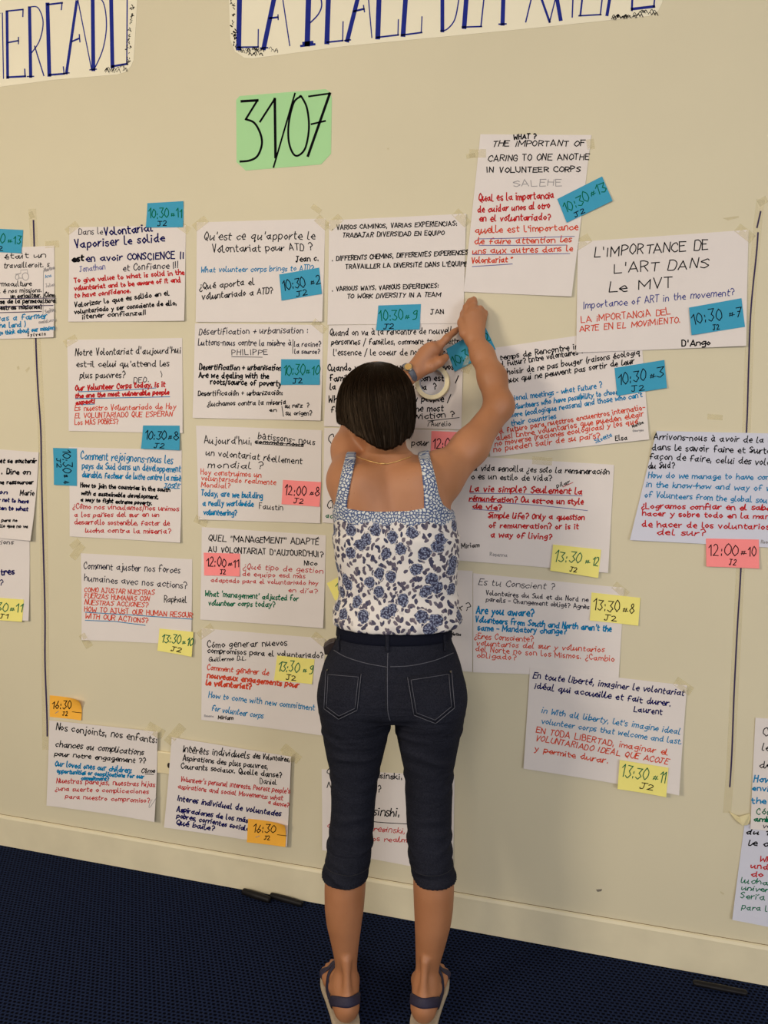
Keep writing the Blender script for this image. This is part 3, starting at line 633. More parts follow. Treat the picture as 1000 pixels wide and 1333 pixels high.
S_('white sheet headed Intérêts individuels, lowest in the second column', [(226, 958), (381, 983), (376, 1099), (217, 1074)], [
   ('Intérêts individuels', 238, 979, 324, 987, 9.5, 'K', 1.2), ('des Volontaires,', 329, 986.5, 377, 991.6, 7, 'K', 1.2), ('Aspirations des plus pauvres,', 238, 989.6, 348.4, 1001, 7.5, 'K', 1.2), ('Courants sociaux. Quelle danse?', 235.6, 1000, 367, 1012.4, 7.5, 'K', 1.2), ('Daniel', 338.6, 1020, 360, 1021.6, 7.5, 'K', .9),
   ("Volunteer's personal interests, Poorest people's", 235, 1017, 377, 1033, 7, 'R', 1), ('aspirations and social Movements: what', 231.6, 1026.4, 368, 1042, 6.6, 'R', 1), ('a dance?', 349, 1046, 375.6, 1051, 6, 'R', 1), ('Interes individual de voluntades', 231, 1042, 365, 1062.4, 7.6, 'N', 1.5), ('Aspiraciones de los más', 230, 1056, 322.4, 1071, 7.2, 'N', 1.5), ('pobres, corrientes sociales', 230, 1064, 327, 1082, 6.8, 'N', 1.5), ('Qué baile?', 229.6, 1073, 278.4, 1081.6, 7.2, 'N', 1.5)],
   curl=(.001, .001, .004, .006), tapes=[(228, 956, 30, 12, -48), (379, 981, 28, 12, 40)], least=.0104)
note('o', 'orange sticky note on the lower right corner of the Intérêts individuels sheet', [(325.6, 1063), (375.6, 1068), (374.4, 1099), (324, 1093.4)], [('16:30', 329, 1083.5, 358, 1084.5, 11.5, 'K', 1.1), ('J2', 344, 1093, 351, 1093.4, 5.5, 'K', 1), ('~', [(361, 1086.6), (373, 1088)], .8, 'K'), ('~', [(333, 1090), (338, 1088)], .8, 'Y')], curl=(0, .018, .003, .001))
S_('white sheet behind her legs with a large underlined surname in black', [(419, 1001), (592, 1010), (590, 1137), (420.5, 1105)], [('C', 426, 1008, 432, 1008, 8, 'K', 1.1), ('esinski,', 489, 1012.6, 523.4, 1014.4, 8, 'K', 1.2), ('N', 426, 1025, 432, 1025.4, 8, 'K', 1.1), ('?', 491.5, 1031, 495, 1031.2, 10, 'K', 1.1), ('esinshi,', 479, 1060, 520, 1063, 12, 'K', 1.4), ('^', [(440, 1064), (490, 1070), (530, 1072.5), (570, 1073)], 1, 'K'),
   ('¿', 427, 1075, 430, 1075.4, 8, 'R', .9), ('resinski,', 486.6, 1081.4, 527, 1085.5, 8, 'R', .9), ('os realme', 485, 1094.4, 536, 1097, 7, 'R', .9)], curl=(.001, .001, .004, .006))
S_('white sheet mostly hidden behind her torso, X? showing at its right', [(447, 735), (615.5, 743), (615.5, 874), (447, 860)], [('x?', 594, 793.6, 612, 795, 10, 'K', 1.1), ('Martine', 588, 827, 600, 827.5, 4, 'K', .8)], curl=(.001, .001, .004, .004))
S_('white sheet behind her head with pour beside a pink note', [(422.5, 557), (602, 560), (597, 692), (420.4, 680)], [('C', 428, 577, 435, 577.4, 12, 'K', 1.15), ('pour', 536, 579.6, 558, 580.5, 9, 'K', 1.15), ('Ci', 425.5, 661, 434, 661.4, 11, 'K', 1.15), ('ac', 424, 674, 433, 674.4, 7, 'G', 1.1)], curl=(.001, .001, .003, .003))
S_('white sheet in bulleted black capitals signed JAN', [(429, 287), (607, 278.5), (603.5, 421), (427, 423)], [
   ('. VARIOS CAMINOS, VARIAS EXPERIENCIAS:', 432.6, 299, 595, 293.5, 6, 'K', 1.15), ('TRABAJAR DIVERSIDAD EN EQUIPO', 446, 309.3, 578, 305.7, 6, 'K', 1.15), ('. DIFFERENTS CHEMINS, DIFFERENTES EXPERIENCES', 432.6, 339.5, 609, 331, 6, 'K', 1.2), ("TRAVAILLER LA DIVERSITÉ DANS L'ÉQUIPE", 450, 349.6, 608, 346, 6, 'K', 1.2),
   ('. VARIOUS WAYS, VARIOUS EXPERIENCES:', 432.6, 379, 571, 374.6, 6, 'K', 1.15), ('TO WORK DIVERSITY IN A TEAM', 452, 388.6, 573, 386, 6, 'K', 1.15), ('JAN', 561, 409, 578, 408.5, 6.5, 'K', 1.1)], curl=(.002, .003, .003, .003), tapes=[(436, 290, 22, 12, -42), (601, 284, 24, 12, 45)])
S_('white sheet headed Quand on va à la rencontre, partly behind her head and the tape roll', [(428.4, 423.6), (604, 421), (601, 559), (422.4, 554.8)], [
   ('Quand on va à la rencontre de nouvelles', 429.6, 436.7, 596, 434, 9, 'K', 1.1), ('personnes / familles, comment transmettre', 431.5, 448.7, 602, 447.5, 8, 'K', 1.1), ("l'essence / le coeur de notre combat", 434, 462.4, 590, 462, 8.5, 'K', 1.1), ('Cuando vamos al encuentro de nuevos,', 427, 482.8, 593, 481, 9, 'K', 1.4), ('familias como transmitir con esta  /', 429.6, 496, 596, 496, 8.5, 'K', 1.4), ('la esencia de nuestra lucha  ?', 429.6, 507, 568, 507, 8, 'K', 1.4),
   ('When we go to meet new people /', 427.7, 523.6, 586, 522.4, 9, 'K', 1.3), ('families how to give the most', 431, 536.8, 577, 535, 8.5, 'K', 1.3), ('of it with conviction ?', 460, 549.6, 591.6, 543, 8.5, 'K', 1.2), ('~', [(557, 548), (598, 543.6)], .9, 'K'), ('^', [(557, 555), (559, 550), (566, 547)], .9, 'K'), ('Aurelio', 561.6, 554.6, 586.8, 554.6, 7, 'K', .9)],
   curl=(.001, .001, .003, .003))
slot('b', 'blue sticky note numbered 9 between the JAN sheet and the sheet below it', [(493, 397.8), (548.4, 396), (547, 429), (490.5, 430.5)], '10:30', '9', 'J2', 'G', nx=(.66, .90), rx=(.16, .38), curl=(0, 0, .004, .004))
slot('p', 'pink sticky note half hidden behind her raised right arm', [(562, 561), (612, 563), (612, 594), (561, 592)], '12:00', '9', '', 'K', ty=.72)
note('y', 'yellow sticky note peeking out beside her waist', [(426, 759), (461, 740), (480, 775), (437, 781)], [('13:30', 437.5, 769, 468, 757, 9, 'G', 1.1)], curl=(0, 0, .003, .003))
S_('white sheet in black, blue and orange lines tilted behind her right elbow', [(622, 456), (834, 425), (845, 572), (638.7, 594.7)], [
   ('les temps de Rencontre inter', 634, 471, 767, 452, 7.6, 'K', 1.25), ('al futur? Entre volontaires +', 650, 478, 760, 460, 7.6, 'K', 1.25), ('choisir de ne pas bouger (raisons écologiq', 656, 489, 833, 461.6, 8, 'K', 1.25), ('ceux qui ne peuvent pas sortir de leur', 655, 499, 826, 473, 8, 'K', 1.25),
   ('International meetings - what future ?', 640, 526, 784, 504.5, 7.6, 'B', 1.25), ('volunteers who have possibility to choose', 666, 533, 808, 512, 7.4, 'B', 1.25), ('more (ecologique reasons) and those who can\'t', 664, 543.5, 836, 516.7, 7.4, 'B', 1.25), ('their countries', 666, 554, 724, 544.5, 7.4, 'B', 1.25),
   ('el futuro para nuestros encuentros internatio-', 650, 564.5, 840, 533, 7.6, 'O', 1.2), ('ales! Entre voluntarios que pueden elegir', 647, 573.4, 838, 542, 7.8, 'O', 1.2), ('no moverse (raciones ecológicas) y los que', 644.7, 581, 830.6, 551, 7.6, 'O', 1.2), ('no pueden salir de su país?', 643, 588.5, 781, 569.5, 7.8, 'O', 1.2), ('Silvetta', 776, 577, 797, 568, 6, 'B', 1), ('Elsa', 801.5, 573.5, 817, 572, 7, 'K', 1.1), ('Martine', 824, 557, 838, 551, 4.5, 'K', .8), ('Georges', 824, 562, 838, 561, 3, 'Y', .7)],
   curl=(.001, .001, .006, .004))
S_('white sheet with red lines about a simple life, underlined in violet', [(601, 593), (799.6, 605), (791.7, 745), (594.4, 729)], [
   ('La vida sencilla ¿es solo la remuneración', 612, 612, 793, 617.5, 8, 'K', 1.2), ('o es un estilo de vida?', 613.6, 623.5, 718, 626, 8, 'K', 1.2), ('pilar', 725, 634.6, 742, 630, 6, 'K', 1), ('~', [(733, 634), (746, 628)], .8, 'R'), ('La vie simple? Seulement la', 612, 639.5, 757.6, 643, 9, 'R', 1.6), ('rémunération? Ou est-ce un style', 611, 652, 759.5, 656.5, 7.6, 'R', 1.6), ('de vie?', 615.5, 661.6, 653, 664, 7, 'R', 1.6),
   ('Simple life? Only a question', 635.7, 674, 760.5, 677, 8, 'R', 1.5), ('of remuneration? or is it', 637, 686.8, 753, 689, 7.5, 'R', 1.5), ('a way of living?', 639, 699, 718, 702, 8, 'R', 1.5), ('^', [(612, 642), (680, 643), (758, 645.4)], .9, 'V'), ('^', [(611, 652.6), (690, 657), (765, 664.6)], .9, 'V'), ('~', [(615, 662.8), (650, 665.2)], .9, 'V'), ('Miriam', 601, 714, 624.4, 711.5, 6.5, 'K', 1.1), ('Rosanna', 638, 723.5, 660, 725, 5, 'Y', .8)],
   curl=(.001, .001, .007, .004), tapes=[(706, 600, 26, 10, 4)])
slot('y', 'yellow sticky note numbered 12 under the sheet about a simple life', [(720.4, 708.4), (782.8, 715), (779, 751.6), (716.8, 742)], '13:30', '12', 'J2', 'G', nx=(.72, .97), rx=(.40, .54))
S_('white sheet headed Es tu Conscient with bold blue lines', [(616, 746), (812.7, 765), (805.5, 881.7), (616.4, 874.5)], [
   ('Es tu Conscient ?', 623, 761, 721.7, 767.4, 9, 'D', .9), ('Volontaires du Sud et du Nord ne', 632.6, 774.5, 766, 783.5, 6.6, 'D', 1), ('pareils - Changement obligé? Agnès', 633, 782.6, 766.8, 792.6, 6.2, 'D', 1), ('Are you aware?', 620, 798.8, 694.7, 802.4, 10, 'B', 1.8), ('Volunteers from South and North aren\'t the', 619, 809.6, 796, 822, 8, 'B', 1.6), ('same - Mandatory change?', 622, 820.4, 737, 825.4, 8, 'B', 1.6),
   ('¿Eres Consciente?', 618, 831, 694, 835.4, 7.5, 'O', 1.05), ('voluntarios del sur y voluntarios', 620, 840, 786.5, 849, 7.6, 'O', 1.05), ('del Norte no son los Mismos. ¿Cambio', 619, 847.4, 800, 861, 7.6, 'O', 1.05), ('obligado?', 621, 855.5, 672, 859.6, 7.5, 'O', 1.05)], curl=(.001, .001, .003, .003), tapes=[(808, 768, 22, 11, 40)])
slot('y', 'yellow sticky note numbered 8 on the right edge of the Es tu Conscient sheet', [(770.3, 771), (833.8, 778), (831, 814), (768, 807)], '13:30', '8', 'J2', 'K', nx=(.68, .90))
S_('white sheet headed En toute liberté in navy script, lower right', [(690.4, 868.4), (894.4, 891.7), (883.6, 1032), (682, 999)], [
   ('En toute liberté, imaginer le volontariat', 694, 882.8, 890, 905.6, 8.5, 'N', 1.4), ('idéal qui accueille et fait durer.', 696, 896, 873, 919.5, 8.5, 'N', 1.4), ('Laurent', 825.5, 926, 862, 930, 8, 'N', 1.4), ("in With all liberty, let's imagine ideal", 705, 928, 885, 956, 8, 'B', 1.15), ('volunteer corps that welcome and last.', 705, 941.6, 887, 969, 7.6, 'B', 1.15),
   ('EN TODA LIBERTAD, imaginar el', 698, 953.6, 869, 983, 8, 'O', 1.2), ('VOLUNTARIADO IDEAL QUE ACOJE', 697, 964, 869.7, 995, 7.6, 'O', 1.2), ('y permite durar.', 696, 977.6, 792, 994, 8, 'O', 1.2)], curl=(.001, .001, .012, .004), tapes=[(890, 893, 26, 12, 35)])
slot('y', 'yellow sticky note numbered 11 on the En toute liberté sheet', [(806.8, 987), (870, 997), (867, 1034.5), (804, 1024)], '13:30', '11', 'J2', 'G', rx=(.46, .72), nx=(.72, .97))
S_("white sheet headed L'IMPORTANCE DE L'ART in large black capitals", [(752.5, 315), (974.5, 299.4), (970.6, 450.7), (750.4, 459.3)], [
   ("L'IMPORTANCE DE", 774, 334.5, 922, 324, 13, 'K', 1.35), ("L'ART DANS", 800, 355.5, 921, 348, 13, 'K', 1.35), ('Le MVT', 793, 380, 875, 374.5, 14, 'K', 1.35), ('Importance of ART in the movement?', 759.5, 402, 956, 384, 10, 'U', 1), ('LA iMPORTANCiA DEL', 757, 420, 873, 409, 8.5, 'O', 1.15), ('ARTE EN EL MOViMiENTO.', 755, 432, 886, 420, 8, 'O', 1.15), ("D'Ango", 888, 450.7, 925, 449, 8, 'K', 1.6)],
   curl=(.001, .002, .010, .006), tapes=[(757, 316, 26, 13, -32), (970, 304, 26, 13, 38)])
slot('b', "blue sticky note numbered 7 on the L'IMPORTANCE DE L'ART sheet", [(896.8, 400.8), (965, 388.6), (969.3, 426), (900, 436.7)], '10:30', '7', 'J2', 'K', rx=(.42, .54), nx=(.76, .98))
slot('b', 'blue sticky note numbered 3 tilted on the sheet behind her right elbow', [(800, 479), (865, 468.6), (868.3, 505), (803.8, 515.4)], '10:30', '3', 'J2', 'K', nx=(.70, .96))
S_('tall white sheet headed THE IMPORTANT OF CARING, above her right hand', [(625.6, 175), (770, 176), (744.4, 386.6), (604, 380)], [
   ('WHAT ?', 669, 181.5, 698, 180, 6.4, 'K', 1.5), ('THE IMPORTANT OF', 641, 190.5, 761, 190, 7.5, 'K', 1.25), ('CARING TO ONE ANOTHE', 635.6, 209.8, 767, 207.5, 8, 'K', 1.25), ('IN VOLUNTEER CORPS', 633.6, 224.4, 756, 223.5, 7, 'K', 1.3), ('SALEHE', 669, 242.4, 731, 241.6, 8.5, 'Y', .9),
   ('Qual es la importancia', 624, 262, 721, 258, 10, 'R', 1.5), ('de cuidar unos al otro', 622, 276.6, 716, 271, 9, 'R', 1.5), ('en el voluntariado?', 624, 288, 717, 286.4, 9, 'R', 1.5), ("quelle est l'importance", 619, 303.6, 753, 299, 9, 'O', 1.3), ('de faire attention les', 618, 318, 744, 315, 8.6, 'O', 1.3), ('uns aux autres dans le', 615.6, 330.4, 746, 327, 8.6, 'O', 1.3), ('Volontariat °', 614, 342.4, 668, 341, 8, 'O', 1.4),
   ('~', [(622, 311), (690, 309.5), (748, 307.6)], .9, 'V'), ('~', [(624, 319.4), (738, 319)], .9, 'V'), ('~', [(615, 331.4), (742, 330)], .9, 'V'), ('~', [(615, 347), (667, 343.6)], 1, 'V')], curl=(.001, .001, .006, .003), tapes=[(622, 200, 22, 11, 0), (769, 188, 13, 10, 80)])
slot('b', 'blue sticky note numbered 13 tilted beside the tall THE IMPORTANT OF CARING sheet', [(725.6, 259.4), (784, 230), (797.6, 262), (738, 290.4)], '10:30', '13', 'J2', 'G', nx=(.66, .97), rx=(.20, .42), ny=.48)
S_('cool white sheet headed Arrivons-nous, cut by the right edge, under a pink note', [(854.7, 561), (1090, 566), (1085, 717), (820, 702.5)], [
   ('Arrivons-nous à avoir de la confiance', 851.4, 572, 1050, 578, 9, 'K', 1.25), ('dans le savoir faire et Surtout dans', 849, 585.6, 1044, 592, 9, 'K', 1.25), ('façon de faire, celui des volontaires', 846, 597, 1040, 608, 9, 'K', 1.25), ('du Sud?', 844, 610, 878, 609, 8.5, 'K', 1.25), ('How do we manage to have confidence', 844, 622, 1040, 625, 8, 'B', 1.2), ('in the know-how and way of working', 841, 634, 1036, 640, 8, 'B', 1.2), ('of Volunteers from the global south', 839.5, 647, 1008, 655, 8, 'B', 1.2),
   ('¿Logramos confiar en el saber', 835.7, 661.6, 1008, 664.5, 8, 'R', 1.5), ('hacer y sobre todo en la manera', 836.6, 671, 1020, 676, 7.2, 'R', 1.5), ('de hacer de los voluntarios', 836, 685.4, 1002, 689, 8, 'R', 1.5), ('del sur?', 855.6, 696, 918, 697, 8, 'R', 1.5), ('Rosanna', 991, 707, 1012, 708, 4, 'Y', .9)], curl=(.010, .002, .006, .006), m=M['paper_blue'])
slot('p', 'pink sticky note numbered 10 under the Arrivons-nous sheet, right edge', [(918.9, 700.6), (987.7, 702), (988, 739.5), (919.3, 736.7)], '12:00', '10', 'J2', 'K', rx=(.44, .57))
S_('lower of two overlapping sheets at the bottom right edge, ending in green lines', [(969.4, 1072), (1090, 1086), (1085, 1224), (952.8, 1194.9)], [
   ('du 17 juin', 971.4, 1085.5, 1040, 1089, 6.5, 'K', 1.6), ('le chemin', 974.5, 1100.4, 1040, 1105, 8, 'K', 1.5), ('What we', 989, 1121, 1040, 1124, 8, 'R', 1.4), ('understand', 977.5, 1130, 1050, 1135, 7, 'R', 1.5), ('do not', 978, 1140.5, 1022, 1144, 7, 'R', 1.5), ('luchamos', 964.8, 1149, 1022, 1154, 8, 'G', 1.1), ('universal', 965.5, 1158.6, 1018, 1162, 6.6, 'G', 1.1), ('Sería para', 964, 1169, 1030, 1174, 8, 'G', 1.1), ('para la', 965.5, 1183.5, 1006, 1187, 8, 'G', 1.1)], curl=(.001, .001, .006, .008), m=M['paper_blue'])
S_('upper of two overlapping sheets at the bottom right edge, with blue How line', [(983.4, 933.7), (1100, 943), (1090, 1092), (976.5, 1077.4)], [
   ('Comment', 994, 957.4, 1060, 960, 10, 'K', 1.2), ('le monde', 992, 976.6, 1050, 979, 9, 'K', 1.2), ('de tous', 989, 999, 1040, 1001, 9, 'K', 1.2), ('How to', 981.6, 1017.4, 1022, 1019, 8.5, 'B', 1.6), ('environment', 979.6, 1029, 1046, 1032, 7, 'B', 1.6), ('the world', 979, 1045.5, 1040, 1048, 8.5, 'B', 1.6), ('Cómo el', 985, 1059.6, 1032, 1062, 8.5, 'G', 1.2), ('ambiente', 981.6, 1068.6, 1030, 1071, 7, 'G', 1.6), ('va', 993, 1077.4, 1004, 1078.4, 7, 'D', 1)], curl=(.002, .001, .008, .006))
# a loose flap of masking tape beside those two sheets
pts = np.array([(949, 1056), (962, 1061), (976, 1058), (978, 1064), (973, 1073), (966, 1072), (957, 1065)], float); P = on_wall(pts[:, 0], pts[:, 1]); P[:, 1] -= np.array([.002, .010, .004, .004, .005, .012, .009])
o = link_mesh('tape_flap', list(P)+list(P+np.array([0, .0012, 0])), [(0, 6, 1), (1, 6, 5), (1, 5, 2), (2, 5, 4), (2, 4, 3), (7, 8, 13), (8, 12, 13), (8, 9, 12), (9, 11, 12), (9, 10, 11)]+[(i, (i+1) % 7, 7+(i+1) % 7, 7+i) for i in range(7)], M['tape_solid'], origin=P.mean(0))
tag(o, 'loose folded flap of masking tape at the bottom right, beside two overlapping sheets', 'tape')
# the note she is putting up, held with a bit of clear tape
held = note('b', 'blue sticky note being stuck up behind her right forearm, strongly tilted', [(581, 454.5), (632, 425.5), (646, 455), (592.5, 484)], [('10:30', 591.5, 477, 619, 461.5, 13, 'G', 1.15), ('12', 628, 447.5, 638, 442.5, 12, 'G', 1.15), ('# ', 621, 458, 625, 456, 5, 'G', 1.3)], curl=(0, 0, .004, .003))
tape_strip(held, (609, 475, 22, 11, -70))
# scraps of tape left on the bare wall
for lab, tp in [('scrap of tape on bare wall at the upper left edge of the tall CARING sheet', (613, 203, 12, 6, -10)), ('scrap of tape on bare wall just above the left marker line', (41, 280, 9, 6, 70)), ('scrap of tape on bare wall above the right marker line', (993, 262, 13, 9, -30)),
                ('short scrap of tape on bare wall just below the green 31/07 card', (412, 272, 14, 7, 35)), ('scrap of tape on bare wall above the Arrivons-nous sheet', (931, 543, 20, 7, 4)), ('scrap of tape on bare wall left of the Comment ajuster sheet, above it', (98, 708, 14, 8, -40))]:
    pp = on_wall(np.float64(tp[0]), np.float64(tp[1])); o = tape_strip(None, tp, name='tape_scrap'); tag(o, lab, 'tape', 'scraps of tape on the wall')

# ------------------------------------------------------------------ dark pens and a strip lying along the baseboard
def floor_bar(name, label, cat, a, b, r, m, flat=1.0, group=None, zc=None):
    A = on_floor(*map(np.float64, a)); B = on_floor(*map(np.float64, b)); z = r*.72 if zc is None else zc; A[2] = z; B[2] = z
    ts = np.array([0, .02, .05, .5, .62, .64, .95, .98, 1]); rr = r*np.array([.5, .8, .9, 1, 1, .9, .9, .8, .4])
    v, f = tube(A+(B-A)*ts[:, None], rr, 10, up=(0, 0, 1), flat=flat); c = (A+B)/2
    o = link_mesh(name, v, f, m, smooth=True, origin=c); tag(o, label, cat, group); return o
floor_bar('marker_pen', 'left one of the two black pens lying on the carpet by the baseboard', 'pen', (316, 1163), (352, 1175), .011, M['black_plastic'], group='pens by the baseboard')
floor_bar('marker_pen', 'right one of the two black pens on the carpet, nearer her leg', 'pen', (352, 1168), (394, 1180), .010, M['black_plastic'], group='pens by the baseboard')
floor_bar('cable_cover', 'flat black strip lying on the carpet along the baseboard at far right', 'strip', (902, 1282), (973, 1296), .010, M['black_plastic'], flat=.7)
# ------------------------------------------------------------------ the woman: implicit surfaces meshed in her own frame
class Field:
    def __init__(s, lo, hi, h):
        s.lo = np.array(lo, float); s.h = h; s.n = np.ceil((np.array(hi)-s.lo)/h).astype(int)+1
        s.ax = [s.lo[i]+h*np.arange(s.n[i]) for i in range(3)]; s.a = np.full(tuple(s.n), 1.0, np.float32)
    def copy(s):
        o = object.__new__(Field); o.lo, o.h, o.n, o.ax = s.lo, s.h, s.n, s.ax; o.a = s.a.copy(); return o
    def block(s, lo, hi):
        sl = []
        for i in range(3):
            a = int(np.clip(math.floor((lo[i]-s.lo[i])/s.h), 0, s.n[i])); b = int(np.clip(math.ceil((hi[i]-s.lo[i])/s.h)+1, 0, s.n[i])); sl.append(slice(a, b))
        x, y, z = (s.ax[i][sl[i]].astype(np.float32) for i in range(3))
        return tuple(sl), x[:, None, None], y[None, :, None], z[None, None, :]
    def add(s, fn, lo, hi, k=0.0):
        pad = k+0.03; sl, x, y, z = s.block(np.array(lo)-pad, np.array(hi)+pad)
        b = fn(x, y, z).astype(np.float32); a = s.a[sl]
        if k > 0:
            h = np.clip(.5+.5*(a-b)/k, 0, 1); s.a[sl] = a+(b-a)*h-k*h*(1-h)
        else: s.a[sl] = np.minimum(a, b)
    def cut(s, fn, lo, hi, k=0.004):
        sl, x, y, z = s.block(np.array(lo)-.03, np.array(hi)+.03); b = -fn(x, y, z).astype(np.float32); a = s.a[sl]
        h = np.clip(.5-.5*(a-b)/k, 0, 1); s.a[sl] = a+(b-a)*h+k*h*(1-h)
    def cap(s, a, b, ra, rb=None, k=0.01):
        a = np.asarray(a, float); b = np.asarray(b, float); rb = ra if rb is None else rb; r = max(ra, rb)
        ba = b-a; bb = float(ba@ba)+1e-12
        def fn(x, y, z):
            px, py, pz = x-a[0], y-a[1], z-a[2]; t = np.clip((px*ba[0]+py*ba[1]+pz*ba[2])/bb, 0, 1)
            return np.sqrt((px-t*ba[0])**2+(py-t*ba[1])**2+(pz-t*ba[2])**2)-(ra+(rb-ra)*t)
        s.add(fn, np.minimum(a, b)-r, np.maximum(a, b)+r, k)
    def chain(s, pts, rad, k=0.01):
        for i in range(len(pts)-1): s.cap(pts[i], pts[i+1], rad[i], rad[i+1], k)
    def ell(s, c, r, k=0.01, R=None, cut=False):
        c = np.asarray(c, float); r = np.asarray(r, float); R = np.eye(3) if R is None else np.asarray(R)
        def fn(x, y, z):
            p = [x-c[0], y-c[1], z-c[2]]; q = [(R[i][0]*p[0]+R[i][1]*p[1]+R[i][2]*p[2])/r[i] for i in range(3)]
            l = np.sqrt(q[0]**2+q[1]**2+q[2]**2); return (l-1)*r.min()
        m = r.max(); (s.cut if cut else s.add)(fn, c-m, c+m, k)
    def loft(s, S, k=0.01, shrink=0.0, e=2.2, extra=None):
        """S rows: z, cx, cy, rx, ry, rising; a body of ellipse-like cross sections"""
        S = np.asarray(S, float); S = S[np.argsort(S[:, 0])]; zz = np.linspace(S[0, 0], S[-1, 0], 240)
        cols = [np.interp(zz, S[:, 0], S[:, i]) for i in range(1, 5)]
        ker = np.hanning(23); ker /= ker.sum()
        cols = [np.convolve(np.pad(c, 11, 'edge'), ker, 'valid') for c in cols]
        def fn(x, y, z):
            zf = z.ravel(); cx, cy, rx, ry = (np.interp(zf, zz, c).astype(np.float32)[None, None, :] for c in cols)
            rx = rx-shrink; ry = ry-shrink
            q = (np.abs((x-cx)/rx)**e+np.abs((y-cy)/ry)**e)**(1/e); d = (q-1)*np.minimum(rx, ry)
            if extra is not None: d = d-extra(x-cx, y-cy, z, rx, ry)
            return np.maximum(d, np.maximum(z-(S[-1, 0]-shrink), (S[0, 0]+shrink)-z))
        m = S[:, 3].max(); my = S[:, 4].max()
        s.add(fn, (S[:, 1].min()-m, S[:, 2].min()-my, S[0, 0]), (S[:, 1].max()+m, S[:, 2].max()+my, S[-1, 0]), k)
    def mesh(s):
        """surface nets"""
        a = s.a; ins = a < 0; n = s.n-1; cnt = np.zeros(tuple(n), np.int8)
        for i in (0, 1):
            for j in (0, 1):
                for k in (0, 1): cnt += ins[i:i+n[0], j:j+n[1], k:k+n[2]]
        act = np.argwhere((cnt > 0) & (cnt < 8)); idx = np.full(tuple(n), -1, np.int32); idx[tuple(act.T)] = np.arange(len(act))
        cor = np.array([(i, j, k) for i in (0, 1) for j in (0, 1) for k in (0, 1)])
        val = np.stack([a[tuple((act+c).T)] for c in cor], 1); acc = np.zeros((len(act), 3)); num = np.zeros(len(act))
        for p in range(8):
            for q in range(p+1, 8):
                if np.abs(cor[p]-cor[q]).sum() != 1: continue
                vp, vq = val[:, p], val[:, q]; ok = (vp < 0) != (vq < 0); t = np.where(ok, vp/(vp-vq+1e-20), 0)
                acc += np.where(ok[:, None], cor[p]+(cor[q]-cor[p])*t[:, None], 0); num += ok
        V = s.lo+s.h*(act+acc/num[:, None]); F = []
        for ax in range(3):
            b, c = (ax+1) % 3, (ax+2) % 3
            lo = np.take(ins, range(0, s.n[ax]-1), ax); hi = np.take(ins, range(1, s.n[ax]), ax)
            e = np.argwhere(lo != hi); e = e[(e[:, b] > 0) & (e[:, c] > 0) & (e[:, b] < n[b]) & (e[:, c] < n[c])]
            o = np.zeros(3, int); db = o.copy(); db[b] = 1; dc = o.copy(); dc[c] = 1
            q = np.stack([idx[tuple((e-db-dc).T)], idx[tuple((e-dc).T)], idx[tuple(e.T)], idx[tuple((e-db).T)]], 1)
            flip = ~lo[tuple(e.T)]; q[flip] = q[flip][:, ::-1]; F.append(q)
        return V, np.concatenate(F)
def smooth_mesh(V, F, it=2, lam=0.5):
    e = np.concatenate([F[:, [0, 1]], F[:, [1, 2]], F[:, [2, 3]], F[:, [3, 0]]]); e = np.concatenate([e, e[:, ::-1]])
    cnt = np.bincount(e[:, 0], minlength=len(V))[:, None]
    for i in range(it):
        for l in (lam, -lam*1.04):
            s = np.stack([np.bincount(e[:, 0], V[e[:, 1], j], len(V)) for j in range(3)], 1); V = V+l*(s/np.maximum(cnt, 1)-V)
    return V
def quick_mesh(me, V, F):
    me.vertices.add(len(V)); me.vertices.foreach_set('co', np.asarray(V, np.float32).ravel())
    me.loops.add(len(F)*4); me.loops.foreach_set('vertex_index', F.ravel().astype(np.int32))
    me.polygons.add(len(F)); me.polygons.foreach_set('loop_start', np.arange(len(F), dtype=np.int32)*4)
    me.update(calc_edges=True); me.polygons.foreach_set('use_smooth', np.ones(len(F), bool)); me.validate()

# materials of the figure
def skin_nodes(t, p):
    tc = N(t, 'ShaderNodeTexCoord'); n = N(t, 'ShaderNodeTexNoise', i_Scale=9.0, i_Detail=5.0); t.links.new(tc.outputs['Object'], n.inputs['Vector'])
    r = ramp(t, [(0.3, srgb(160, 106, 70)), (0.7, srgb(176, 120, 84))]); t.links.new(n.outputs['Fac'], r.inputs[0])
    n3 = N(t, 'ShaderNodeTexVoronoi', i_Scale=34.0); t.links.new(tc.outputs['Object'], n3.inputs['Vector'])
    r3 = ramp(t, [(0.03, (0.62, 0.5, 0.42)), (0.06, (1, 1, 1))]); t.links.new(n3.outputs['Distance'], r3.inputs[0])
    mx = N(t, 'ShaderNodeMixRGB', blend_type='MULTIPLY', i_Fac=0.5); t.links.new(r.outputs[0], mx.inputs[1]); t.links.new(r3.outputs[0], mx.inputs[2])
    t.links.new(mx.outputs[0], p.inputs['Base Color'])
    n2 = N(t, 'ShaderNodeTexNoise', i_Scale=240.0, i_Detail=3.0); t.links.new(tc.outputs['Object'], n2.inputs['Vector'])
    bp = N(t, 'ShaderNodeBump', i_Strength=0.12, i_Distance=0.001); t.links.new(n2.outputs['Fac'], bp.inputs['Height']); t.links.new(bp.outputs[0], p.inputs['Normal'])
    p.inputs['Subsurface Weight'].default_value = 0.06; p.inputs['Subsurface Radius'].default_value = (0.01, 0.004, 0.002)
M['skin'] = mat('skin', (0.4, 0.2, 0.1), 0.52, skin_nodes)
M['heel_skin'] = M['skin']
